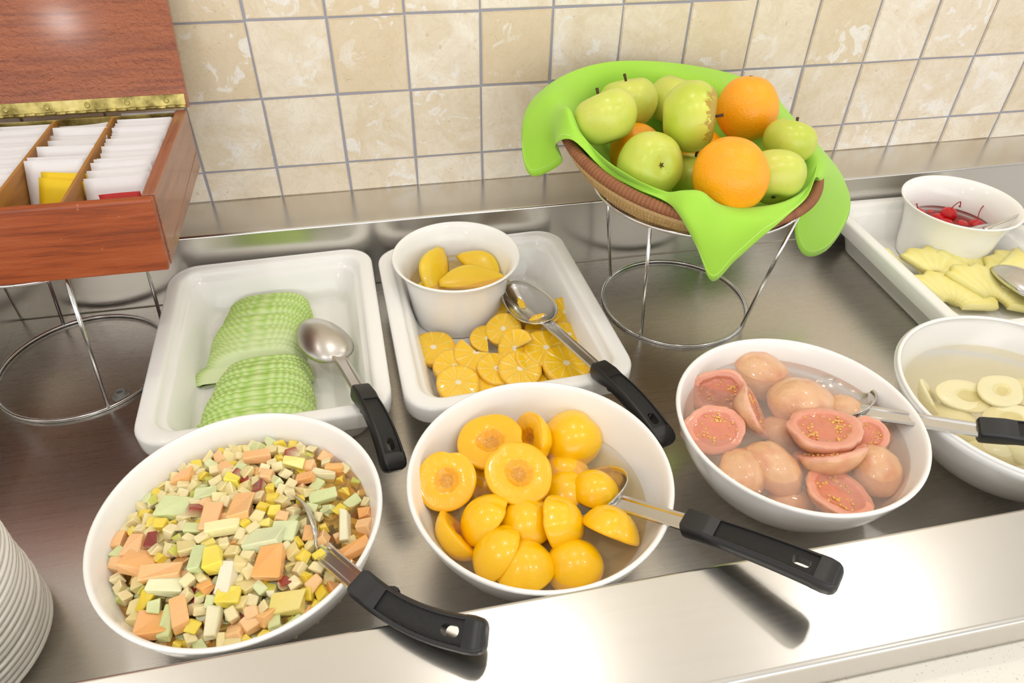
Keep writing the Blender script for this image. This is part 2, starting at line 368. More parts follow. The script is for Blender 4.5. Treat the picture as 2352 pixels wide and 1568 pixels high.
# ------------------------------------------------------------------ bowls
def bowl_profile(R=.1267, h=.108, t=.0052):
    out = [(0, 0.003), (.04, .003), (.043, 0), (.05, 0), (.053, .004), (.068, .0125), (.084, .0255), (.098, .042), (.109, .059), (.1175, .077), (.1232, .094), (.1262, .104)]
    s = R / .1267; sz = h / .108
    out = [(r * s, z * sz) for r, z in out]
    rim = [(R, h - .0025), (R - .0006, h - .0008), (R - .0022, h), (R - .004, h - .0007), (R - t, h - .003)]
    inn = [(r * s - t, z * sz + t * .6 * (1 - r / .1267)) for r, z in out[5:][::-1]] + [(.045, .0075), (0, .006)]
    return out + rim + inn
def make_bowl(loc, R=.1267):
    V, F = lathe_data(bowl_profile(R), 96); return meshobj('serving_bowl', V, F, M['ceramic_warm'], None, loc=loc)
BS, BP, BG, BE = Vector((-.0128, -.592, 0)), Vector((.2626, -.5965, 0)), Vector((.5448, -.574, 0)), Vector((.812, -.5865, 0))
for b, R, l in ((BS, .1267, 'round white bowl of finely diced mixed fruit salad'), (BP, .1267, 'round white bowl of yellow peach halves in syrup'),
             (BG, .1267, 'round white bowl of pink guava halves in cloudy syrup'), (BE, .134, 'round white bowl of pale pear halves at the right edge')):
    tag(make_bowl(b, R), l, 'bowl', 'round white serving bowls')
def inner_r(z, R=.1267):
    pts = [(.084, .0255), (.098, .042), (.109, .059), (.1175, .077), (.1232, .094), (.1262, .104)]
    for (r0, z0), (r1, z1) in zip(pts, pts[1:]):
        if z <= z1: return (r0 + (r1 - r0) * (z - z0) / (z1 - z0)) * R / .1267 - .0055
    return R - .0055
def liquid(name, ctr, z, m_top, m_body, label, cat='syrup', R=.1267, prof=None):
    prof = prof or [(max(.03, inner_r(zz, R) - .0008), zz) for zz in (.03, .042, .059, .07, .077, .086) if zz < z - .002] + [(inner_r(z, R) - .0006, z)]
    pr = [(0, prof[0][1])] + prof + [(prof[-1][0] * .6, prof[-1][1]), (0, prof[-1][1])]
    n = 72; V, F = lathe_data(pr, n); mi = [0 if all(abs(V[i].z - z) < 1e-6 for i in f) else 1 for f in F]
    o = meshobj(name, V, F, [m_top, m_body], None, True, mi=mi, loc=ctr); tag(o, label, cat); return o

# ------------------------------------------------------------------ rectangular pans
def rrect(w, h, cr, n=8):
    pts = []
    for cx, cy, a0 in ((w / 2 - cr, h / 2 - cr, 0), (-w / 2 + cr, h / 2 - cr, 90), (-w / 2 + cr, -h / 2 + cr, 180), (w / 2 - cr, -h / 2 + cr, 270)):
        for i in range(n + 1): a = radians(a0 + 90 * i / n); pts.append((cx + cr * cos(a), cy + cr * sin(a)))
    return pts
def make_pan(loc, rz, w=.277, h=.346):
    loops = [(.036, .0, .03), (.031, .002, .03), (.028, .006, .03), (.019, .044, .03), (.005, .0455, .034), (.001, .0465, .037), (0, .049, .038), (0, .066, .038), (.0012, .0688, .038), (.004, .070, .037),
             (.015, .070, .031), (.0185, .0685, .029), (.0205, .065, .028), (.0225, .0595, .027), (.0265, .0575, .026), (.029, .055, .025), (.040, .016, .022), (.043, .011, .02), (.049, .0085, .016)]
    V, F = [], []; n = 36
    for ins, z, cr in loops: V += [(x, y, z) for x, y in rrect(w - 2 * ins, h - 2 * ins, cr)]
    for i in range(len(loops) - 1):
        for q in range(n): q2 = (q + 1) % n; F.append((i * n + q, i * n + q2, (i + 1) * n + q2, (i + 1) * n + q))
    F.append(tuple(range(n))[::-1]); F.append(tuple(range((len(loops) - 1) * n, len(loops) * n)))
    o = meshobj('serving_pan', V, F, M['ceramic'], None, loc=loc); o.rotation_euler = (0, 0, rz); return o
PAN1 = (-.0115, -.279, 0); PAN2 = (.276, -.280, 0); PAN3 = (.998, -.278, 0)
tag(make_pan(PAN1, radians(1.7)), 'rectangular white pan holding sliced green melon', 'pan', 'rectangular white serving pans')
tag(make_pan(PAN2, radians(2.7)), 'rectangular white pan with peeled orange slices and a white pot', 'pan', 'rectangular white serving pans')
tag(make_pan(PAN3, radians(-1.2), .277, .346), 'rectangular white pan with pineapple slices at the right edge', 'pan', 'rectangular white serving pans')

# flared pots
def make_pot(loc):
    pr = [(0, .003), (.055, .003), (.058, 0), (.062, 0), (.065, .003), (.0665, .02), (.069, .045), (.0725, .066), (.0775, .082), (.084, .0925), (.0868, .0955), (.0871, .097), (.0862, .098), (.0845, .0976), (.080, .0925), (.0742, .083), (.069, .068), (.0652, .045), (.0625, .02), (.058, .0085), (.05, .0065), (0, .0065)]
    V, F = lathe_data(pr, 80); return meshobj('flared_pot', V, F, M['ceramic'], None, loc=loc)
POT1 = Vector((.2375, -.204, .0085)); POT2 = Vector((1.03, -.196, .0085))
tag(make_pot(POT1), 'flared white pot of mango slices standing in the orange pan', 'pot', 'flared white pots')
tag(make_pot(POT2), 'flared white pot of red cherries standing in the pineapple pan', 'pot', 'flared white pots')

# ------------------------------------------------------------------ plates
pl = [(0, .003), (.05, .003), (.052, 0), (.056, 0), (.058, .003), (.078, .0075), (.088, .0125), (.0897, .0142), (.0898, .0165), (.0885, .0178), (.086, .0172), (.074, .0115), (.055, .0062), (0, .0058)]
V, F = lathe_data(pl, 72); p0 = meshobj('plate', V, F, M['plate'], None)
NP = 24
ORDP = ['first', 'second', 'third', 'fourth', 'fifth', 'sixth', 'seventh', 'eighth', 'ninth', 'tenth', 'eleventh', 'twelfth', 'thirteenth', 'fourteenth', 'fifteenth', 'sixteenth', 'seventeenth', 'eighteenth', 'nineteenth', 'twentieth', 'twenty-first', 'twenty-second', 'twenty-third', 'twenty-fourth']
for i in range(NP):
    o = p0 if i == 0 else dup(p0)
    o.location = (-.2865 + random.uniform(-.0007, .0007) , -.617 + random.uniform(-.0007, .0007), .0072 * i)
    tag(o, ('white round plate, ' + ORDP[i] + ' from the bottom of the stack at the left edge') if 0 < i < NP - 1 else ('lowest white plate of the tall stack, on the steel floor' if i == 0 else 'topmost white plate of the tall stack at the left edge'), 'plate', 'stacked white plates')

# ------------------------------------------------------------------ wire stands
def wire_stand(ctr, r0, r1, H, angs, label, ox=0.0):
    t = empty('wire_stand', ctr); tag(t, label, 'stand', 'chrome wire display stands')
    ring = lambda r, z: [(r * cos(2 * pi * i / 72), r * sin(2 * pi * i / 72), z) for i in range(72)]
    V, F = tube_data(ring(r0, .0026), .0026, 8, True); meshobj('base_ring', V, F, M['chrome'], t)
    V, F = tube_data([(x + ox, y, z) for x, y, z in ring(r1, H)], .0027, 8, True); meshobj('top_ring', V, F, M['chrome'], t)
    for a in angs:
        a = radians(a); V, F = tube_data([(r0 * cos(a), r0 * sin(a), .0026), (r1 * cos(a) + ox, r1 * sin(a), H)], .0024, 8); meshobj('leg', V, F, M['chrome'], t)
SB = Vector((.5595, -.229, 0)); SH = .196
wire_stand(SB, .1065, .137, SH, (-136.7, 134.4, 43.6, -47), 'chrome wire stand carrying the fruit basket')
ST = Vector((-.2645, -.2195, 0)); TH = .196
wire_stand(ST, .1045, .099, TH, (-62, 28, 118, 208), 'chrome wire stand carrying the wooden tea box', .021)
V, F = lathe_data([(.0062, .0022), (.0085, .0016), (.0105, .0), (.0112, .0012), (.0106, .0028), (.0085, .0042), (.0066, .005), (.0062, .0095), (.0055, .0105), (.0042, .0102), (.0038, .008), (.0038, .003), (0, .003)], 32)
g = meshobj('rubber_stopper', V, F, M['rubber'], None, loc=at(279, 908, .003).xy.to_3d()); tag(g, 'small grey rubber stopper lying on the steel inside the tea stand ring', 'stopper')

# ------------------------------------------------------------------ fruit basket
BN = Vector((.1186, -.1463, 1)).normalized()
BR_, BRs = .168, .20; BD = sqrt(BRs ** 2 - BR_ ** 2)
C0 = Vector((SB.x, SB.y, SH + .006 + sqrt((BRs + .006) ** 2 - .137 ** 2)))
BCTR = C0 - BN * BD
BEX = (Vector((1, 0, 0)) - BN * BN.x).normalized(); BEY = BN.cross(BEX)
BM = Matrix(((BEX.x, BEY.x, BN.x, BCTR.x), (BEX.y, BEY.y, BN.y, BCTR.y), (BEX.z, BEY.z, BN.z, BCTR.z), (0, 0, 0, 1)))
bk = empty('fruit_basket', (0, 0, 0)); bk.matrix_world = BM
tag(bk, 'shallow coiled wicker basket of apples and oranges tilted on a chrome stand', 'basket')
arcL = BRs * math.asin(BR_ / BRs); NCO = 15
TAN, BRO, DRK = hx('D6B47C'), hx('93583A'), hx('6A3822')
for i in range(NCO):
    s = arcL * (i + .7) / (NCO - .3); th = s / BRs; rho = BRs * sin(th); h = BD - BRs * cos(th)
    tr = .0076 if i == NCO - 1 else .0069; nseg = 440 if i > 7 else 96; V, F, K = [], [], []
    for q in range(nseg):
        a = 2 * pi * q / nseg; w = 1 + (.05 if q % 2 else -.05)
        ad = (math.degrees(a)) % 360
        if i == NCO - 1: col = mix3(mix3(BRO, hx('B47848'), .5 + .5 * noise.noise((q * .21, 3, 1))), hx('5E3220'), .0 if q % 2 else .45)
        elif i == NCO - 2: col = BRO if (int(ad / 14) % 3 == 0 and not 180 < ad < 265) else TAN
        elif NCO - 9 < i < NCO - 4 and (int(ad / 9 + i) % 4 < 2 if i % 2 else int(ad / 11) % 3 == 0) and i < NCO - 5: col = DRK
        else: col = mix3(mix3(TAN, hx('B8924E'), .4 + .5 * noise.noise((q * .31, i * 5.1, 1))), hx('8A6A38'), .0 if q % 2 else .4)
        for p in range(8):
            b = 2 * pi * p / 8; rr = rho + tr * w * cos(b); zz = h - .001 + tr * .92 * w * sin(b)
            V.append((rr * cos(a), rr * sin(a), zz)); K.append(col)
    for q in range(nseg):
        for p in range(8): p2, q2 = (p + 1) % 8, (q + 1) % nseg; F.append((q * 8 + p, q2 * 8 + p, q2 * 8 + p2, q * 8 + p2))
    meshobj('coil', V, F, M['wicker'], bk, True, K)

def bw(rho, phi, lift=0.0):
    r = BRs - .008 - lift; return BM @ Vector((rho * cos(phi), rho * sin(phi), BD - sqrt(max(r * r - rho * rho, 1e-6))))
STN = [(326, (1886, 412, -.30), (1872, 450, -.292), (1826, 515, -.29)), (336, (1900, 395, -.278), (1893, 470, -.265), (1848, 586, -.27)),
       (348, (1905, 372, -.243), (1935, 455, -.225), (1905, 568, -.245)), (2, (1890, 350, -.205), (1938, 412, -.20), (1952, 480, -.21)),
       (14, (1866, 325, -.168), (1890, 345, -.165), (1926, 396, -.18)), (28, (1800, 250, -.122), (1806, 254, -.117), (1812, 262, -.114)),
       (50, (1755, 204, -.080), (1762, 203, -.076), (1768, 207, -.073)), (75, (1660, 168, -.048), (1665, 167, -.044), (1668, 172, -.041)),
       (98, (1540, 147, -.04), (1540, 146, -.036), (1540, 151, -.033)), (118, (1420, 144, -.06), (1415, 143, -.056), (1412, 148, -.053)),
       (132, (1335, 162, -.088), (1324, 162, -.084), (1316, 168, -.082)), (143, (1280, 188, -.118), (1240, 212, -.112), (1216, 238, -.12)),
       (153, (1268, 212, -.148), (1208, 265, -.14), (1199, 335, -.155)), (163, (1276, 240, -.175), (1222, 310, -.166), (1221, 404, -.175)),
       (172, (1290, 248, -.198), (1262, 300, -.19), (1290, 374, -.195)), (181, (1306, 250, -.222), (1287, 290, -.222), (1274, 334, -.222)),
       (190, (1326, 300, -.242), (1320, 312, -.247), (1316, 322, -.25)), (205, (1394, 376, -.280), (1393, 385, -.284), (1391, 394, -.287)),
       (222, (1460, 420, -.318), (1461, 427, -.321), (1462, 434, -.324)), (235, (1520, 445, -.345), (1530, 458, -.355), (1545, 474, -.364)),
       (243, (1572, 440, -.368), (1576, 500, -.387), (1600, 565, -.390)), (252, (1616, 446, -.380), (1632, 545, -.397), (1635, 645, -.395)),
       (264, (1662, 490, -.384), (1680, 545, -.396), (1688, 598, -.396)), (276, (1735, 497, -.386), (1746, 516, -.391), (1754, 540, -.391)),
       (290, (1792, 484, -.372), (1798, 491, -.375), (1803, 499, -.377)), (304, (1842, 452, -.345), (1849, 451, -.346), (1856, 448, -.346)), (316, (1868, 405, -.312), (1872, 395, -.307), (1876, 380, -.302))]
rows = []
for ph, a, b, c_ in STN:
    f = radians(ph); rows.append([bw(.05, f, .003), bw(.10, f, .003), bw(.138, f, .004), bw(.1565, f, .008)] + [aty(*p) for p in (a, b, c_)])
NS, NI = len(rows), 6; loops = [catmull([r[j] for r in rows], NI, True) for j in range(7)]
NN = NS * NI; cen = bw(.0, 0, .003); strips = []
for i in range(NN): strips.append(catmull([cen] + [loops[j][i] for j in range(7)], 5))
mm = len(strips[0]); V = [cen]; F = []
for st in strips: V += st[1:]
k1 = mm - 1
for i in range(NN):
    j = (i + 1) % NN; F.append((0, 1 + i * k1, 1 + j * k1))
    for q in range(k1 - 1): F.append((1 + i * k1 + q, 1 + i * k1 + q + 1, 1 + j * k1 + q + 1, 1 + j * k1 + q))
nap = meshobj('napkin', V, F, M['napkin'], None, solid=.0012); tag(nap, 'lime green cloth napkin lining the wicker basket, corners hanging over its rim', 'napkin')
for a0, a1 in ((0, 5), (11, 16), (19, 25)):
    pts = []
    for i in range(a0 * NI, a1 * NI): e, d = strips[i % NN][-1], strips[i % NN][-2]; e2 = strips[i % NN][-4]; v = (e2 - e); pts.append(e + v * min(.9, .0085 / max(v.length, 1e-4)) + (CAMP - e).normalized() * .0012)
    V, F = tube_data(pts, .00035, 5); s = meshobj('hem_stitching', V, F, M['stitch'], nap); s['label'] = 'pale green line of hem stitching'

# apples and oranges
def apple_profile(n=26):
    pr = []
    for i in range(n + 1):
        t = pi * i / n; r = sin(t) * (1 + .07 * cos(t)); z = cos(t) * .88 - .30 * exp(-(t / .38) ** 2) + .19 * exp(-((pi - t) / .34) ** 2); pr.append((max(r, 0), z))
    pr[0] = (0, pr[0][1]); pr[-1] = (0, pr[-1][1]); return pr[::-1]
def make_apple(R, seed, m):
    V, F = lathe_data(apple_profile(), 48)
    for i, v in enumerate(V):
        a = math.atan2(v.y, v.x); low = max(0, -v.z)
        s = 1 + .022 * cos(5 * a + seed) * (.4 + low) + .03 * noise.noise((v.x * .8 + seed, v.y * .8, v.z * .8))
        V[i] = Vector((v.x * s * R, v.y * s * R, v.z * R * (1 + .03 * sin(a + seed))))
    o = meshobj('apple', V, F, m, None)
    V, F = tube_data([(0, 0, .52 * R), (.0005, 0, .75 * R), (.002, .001, .93 * R)], lambda t: .0014 + .0006 * t, 8); meshobj('stem', V, F, M['stem'], o)
    V, F = [], []
    for q in range(5):
        a = 2 * pi * q / 5; b = len(V); r1 = .052 * R; z0 = -.695 * R
        V += [(r1 * cos(a - .5), r1 * sin(a - .5), z0), (r1 * cos(a + .5), r1 * sin(a + .5), z0), (r1 * 1.9 * cos(a), r1 * 1.9 * sin(a), z0 - .055 * R), (0, 0, z0 - .03 * R)]
        F += [(b, b + 2, b + 1), (b, b + 1, b + 3), (b, b + 3, b + 2), (b + 1, b + 2, b + 3)]
    cx = meshobj('calyx', V, F, M['stem'], o, False); cx['label'] = 'dried brown calyx'
    return o
def fruit_at(px, py, pr, y):
    p = aty(px, py, y); dep = CR[2].dot(p - CAMP); return p, pr * dep / FPX
TOC = lambda p: (CAMP - p).normalized()
for (px, py, pr, y, ax, lab, m) in [
    (1391, 270, 73, -.217, (-.25, .5, .8), 'speckled green apple nearest the left corner of the napkin', 'apple'),
    (1442, 236, 68, -.141, (-.1, .3, .95), 'yellow-green apple tucked behind the leftmost apple', 'apple'),
    (1550, 235, 68, -.120, (-.35, -.2, -.9), 'green apple behind the russet-marked apple at the back', 'apple'),
    (1585, 268, 79, -.237, (.86, -.42, .12), 'green apple with brown russet streaks round its stem, on top of the pile', 'russet'),
    (1495, 380, 77, -.280, (-.05, .86, -.42), 'green apple showing its dark calyx, at the front left of the basket', 'apple'),
    (1592, 402, 62, -.244, (.1, .3, .9), 'mostly hidden green apple between the front apple and front orange', 'apple'),
    (1812, 326, 60, -.252, (.35, .3, .85), 'pale green apple at the right end of the basket', 'apple'),
    (1779, 406, 70, -.313, (.25, .70, .62), 'green apple with its calyx turned down, right of the front orange', 'apple')]:
    p, R = fruit_at(px, py, pr, y); o = make_apple(R * 1.0, px * .37, M[m]); o.matrix_world = place(p, ax, px * .1); tag(o, lab, 'apple', 'apples in the basket')
def make_orange(R, seed):
    bm = bmesh.new(); bmesh.ops.create_icosphere(bm, subdivisions=5, radius=R)
    for v in bm.verts:
        d = v.co.normalized(); v.co *= 1 + .035 * noise.noise(d * 1.3 + Vector((seed, 0, 0))) - .03 * exp(-((1 - d.z) / .03)) - .02 * exp(-((1 + d.z) / .02))
    me = bpy.data.meshes.new('orange'); bm.to_mesh(me); bm.free(); me.materials.append(M['orange'])
    for pl_ in me.polygons: pl_.use_smooth = True
    o = bpy.data.objects.new('orange', me); C.objects.link(o)
    V, F = lathe_data([(0, .974 * R), (.0022, .974 * R), (.0026, .968 * R), (.001, .960 * R)], 10); meshobj('stem_button', V, F, M['stem'], o); return o
for (px, py, pr, y, ax, lab) in [
    (1716, 250, 70, -.172, (.1, .4, .9), 'orange standing at the back right of the fruit pile'),
    (1677, 404, 85, -.337, (-.4, .4, .8), 'large orange at the very front of the basket'),
    (1462, 350, 62, -.203, (-.2, .2, .9), 'orange half hidden behind the front left apple'),
    (1600, 352, 58, -.179, (.2, .2, .9), 'orange just peeping out under the top apple')]:
    p, R = fruit_at(px, py, pr, y); o = make_orange(R, px * .77); o.matrix_world = place(p, ax, 0, (1, 1, 1.05)); tag(o, lab, 'orange', 'oranges in the basket')

# ------------------------------------------------------------------ tea box
TZ = TH + .003; XR, XL = -.0865, -.45; YF, YB = -.323, -.082; ZT = TZ + .084
tb = empty('tea_box', (0, 0, 0)); tb.location = (ST.x, ST.y, TZ); tag(tb, 'open mahogany box of tea sachets with a hinged lid, on a wire stand', 'box')
TBI = Matrix.Translation((-ST.x, -ST.y, -TZ))
def tp(o, par=None):
    o.parent = tb; o.matrix_local = TBI
    return o
sl = .0065                      # the right side leans outwards a little
def sx(z): return XR + sl * (z - TZ) / .084
tp(box('bottom_board', XL + .01, XR - .008, YF + .008, YB - .008, TZ, TZ + .008, M['wood']))
tp(hexa('front_panel', [(XL, YF, TZ), (sx(TZ) - .0008, YF, TZ), (sx(TZ) - .0008, YF + .012, TZ), (XL, YF + .012, TZ)], [(XL, YF, ZT), (sx(ZT) - .0008, YF, ZT), (sx(ZT) - .0008, YF + .012, ZT), (XL, YF + .012, ZT)], M['wood'], None, .002))
zs = TZ + .024
tp(hexa('side_panel', [(sx(zs) - .013, YF + .0125, zs + .0006), (sx(zs), YF + .0125, zs - .010), (sx(zs), YB + .005, zs + .0006), (sx(zs) - .013, YB + .005, zs + .0006)],
        [(sx(ZT) - .013, YF + .0125, ZT), (sx(ZT), YF + .0125, ZT), (sx(ZT), YB - .005, ZT), (sx(ZT) - .013, YB - .005, ZT)], M['wood_side'], None, .001))
tp(hexa('base_strip', [(sx(TZ) - .012, YF + .0125, TZ), (sx(TZ), YF + .0125, TZ), (sx(TZ), YB + .009, TZ), (sx(TZ) - .012, YB + .009, TZ)],
        [(sx(zs) - .012, YF + .0125, zs), (sx(zs), YF + .0125, zs - .0107), (sx(zs), YB + .0055, zs), (sx(zs) - .012, YB + .0055, zs)], M['wood_side'], None, .001))
tp(box('side_panel', XL, XL + .012, YF + .0125, YB - .010, TZ, ZT, M['wood_side']))
tp(hexa('back_panel', [(XL, YB, TZ + .002), (XR - .0125, YB, TZ + .002), (XR - .0125, YB + .008, TZ + .002), (XL, YB + .008, TZ + .002)], [(XL, YB - .010, ZT - .003), (XR - .007, YB - .010, ZT - .003), (XR - .007, YB - .004, ZT - .003), (XL, YB - .004, ZT - .003)], M['wood']))
DV = [(-.1705, -.166), (-.240, -.232), (-.310, -.300), (-.380, -.371)]
for xf, xb in DV:
    tp(hexa('divider', [(xf - .0017, YF + .012, TZ + .008), (xf + .0017, YF + .012, TZ + .008), (xb + .0017, YB - .010, TZ + .008), (xb - .0017, YB - .010, TZ + .008)],
            [(xf - .0017, YF + .012, ZT - .004), (xf + .0017, YF + .012, ZT - .004), (xb + .0017, YB - .010, ZT - .002), (xb - .0017, YB - .010, ZT - .002)], M['wood_in'], None, .0005))
# lid, leaning back against the wall
LA = radians(19.5); LY, LZ = YB - .004, ZT + .004
LM = Matrix.Translation((0, LY, LZ)) @ Matrix.Rotation(-LA, 4, 'X')
lid = box('lid', XL, sx(ZT) + .003, 0.0, .012, -.002, .232, M['wood_lid'], None, .0015); lid.parent = tb; lid.matrix_local = TBI @ LM
hinge = empty('piano_hinge'); hinge.parent = tb; hinge.matrix_local = TBI @ LM
h_ = box('lid_leaf', XL + .006, sx(ZT) + .001, -.0012, .0002, .0015, .0145, M['brass'], hinge, .0003)
for i in range(8):
    x = sx(ZT) - .021 - i * .0455
    V, F = lathe_data([(0, .0008), (.0025, .0008), (.0034, .0), (.0034, -.001)], 20); s = meshobj('screw', V, F, M['brass'], hinge, False); s.matrix_local = Matrix.Translation((x, -.0012, .0078)) @ Matrix.Rotation(radians(90), 4, 'X')
kx = sx(ZT) + .001; i = 0
while kx > XL + .02:
    V, F = tube_data([(kx - .0003, 0, 0), (kx - .0112, 0, 0)], .0021, 10); s = meshobj('knuckle', V, F, M['brass'], hinge, True); s.matrix_local = Matrix.Translation((0, -.0022, -.0003 + (.0004 if i % 2 else 0))); kx -= .0115; i += 1
tp(box('box_leaf', XL + .006, sx(ZT) - .016, YB - .0115, YB - .0099, ZT - .013, ZT - .001, M['brass'], None, .0003))

# tea sachets
ORD = ['first', 'second', 'third', 'fourth', 'fifth', 'sixth', 'seventh', 'eighth', 'ninth', 'tenth', 'eleventh', 'twelfth', 'thirteenth', 'fourteenth', 'fifteenth', 'sixteenth', 'seventeenth', 'eighteenth', 'nineteenth', 'twentieth', 'twenty-first', 'twenty-second', 'twenty-third', 'twenty-fourth', 'twenty-fifth']
def nth(i): return ORD[i]
def sachet_mesh(w, h, m, puff=.0016):
    nx, ny = 6, 6; V, F = [], []
    for s in (-1, 1):
        for j in range(ny + 1):
            for i in range(nx + 1):
                u, v = i / nx, j / ny; t = .00018 + puff * (sin(pi * u) * sin(pi * v)) ** .6 * .5
                V.append(((u - .5) * w, s * t + .001 * sin(3 * u) * v, v * h))
    n = (nx + 1) * (ny + 1); fi = lambda s, i, j: s * n + j * (nx + 1) + i
    for j in range(ny):
        for i in range(nx):
            F.append((fi(0, i, j), fi(0, i + 1, j), fi(0, i + 1, j + 1), fi(0, i, j + 1))); F.append((fi(1, i, j), fi(1, i, j + 1), fi(1, i + 1, j + 1), fi(1, i + 1, j)))
    for i in range(nx): F += [(fi(0, i, 0), fi(1, i, 0), fi(1, i + 1, 0), fi(0, i + 1, 0)), (fi(0, i, ny), fi(0, i + 1, ny), fi(1, i + 1, ny), fi(1, i, ny))]
    for j in range(ny): F += [(fi(0, 0, j), fi(0, 0, j + 1), fi(1, 0, j + 1), fi(1, 0, j)), (fi(0, nx, j), fi(1, nx, j), fi(1, nx, j + 1), fi(0, nx, j + 1))]
    return meshobj('tea_sachet', V, F, m, None)
sw = sachet_mesh(.0625, .083, M['paper'], .0012); used = [0]
def put_sachet(x, y, z, lean, rz, lab, grp, mesh=None, w=1.0, roll=0):
    o = sw if (used[0] == 0 and mesh is None) else (dup(sw) if mesh is None else mesh)
    if mesh is None: used[0] = 1
    o.matrix_world = Matrix.Translation((x, y, z)) @ Matrix.Rotation(rz, 4, 'Z') @ Matrix.Rotation(lean, 4, 'X') @ Matrix.Rotation(roll, 4, 'Y') @ Matrix.Diagonal((w, 1, 1, 1))
    tag(o, lab, 'tea sachet', grp); return o
n1 = 21
for i in range(n1):
    f = i / (n1 - 1); y = YF + .026 + f * .170; x = -.1318 + .0035 * f + random.uniform(-.001, .001)
    put_sachet(x, y, TZ + .0085 + random.uniform(-.0005, .003), radians(-31 - 5 * (1 - f) + random.uniform(-1.5, 1.5)), random.uniform(-.03, .03), 'white tea sachet, ' + nth(n1 - 1 - i) + ' from the back of the right-hand compartment', 'sachets in the right compartment')
o = sachet_mesh(.040, .0705, M['paper_r'], .001); put_sachet(-.119, YF + .0215, TZ + .0085, radians(-9), .03, 'red tea sachet peeping up at the front of the right compartment', 'coloured sachets', o)
n2 = 11
for i in range(n2):
    f = i / (n2 - 1); y = YF + .072 + f * .112; x = -.2035 + .005 * f + random.uniform(-.001, .001)
    put_sachet(x, y, TZ + .0085 + random.uniform(-.0, .005), radians(-34 + random.uniform(-5, 5)), random.uniform(-.13, .02), 'white tea sachet, ' + nth(n2 - 1 - i) + ' from the back of the middle compartment', 'sachets in the middle compartment', None, .97, random.uniform(-.05, .04))
for q, (x, y, ln, rz, lab) in enumerate([(-.203, YF + .052, -30, -.35, 'yellow tea sachet twisted at the front of the middle compartment'), (-.197, YF + .066, -26, -.25, 'yellow tea sachet second from the front of the middle compartment'), (-.1985, YB - .0205, -22, 0, 'yellow-topped tea sachet among the white ones at the back of the middle compartment')]):
    o = sachet_mesh(.054, .074, M['paper_y'], .003); put_sachet(x, y, TZ + .0085, radians(ln), rz, lab, 'coloured sachets', o)
n3 = 15
for i in range(n3):
    f = i / (n3 - 1); y = YF + .026 + f * .165; x = -.2735 + .007 * f
    put_sachet(x, y, TZ + .0085 + random.uniform(0, .003), radians(-33 + random.uniform(-2, 2)), random.uniform(-.03, .03), 'white tea sachet, ' + nth(n3 - 1 - i) + ' from the back of the compartment at the left edge', 'sachets in the left compartment')

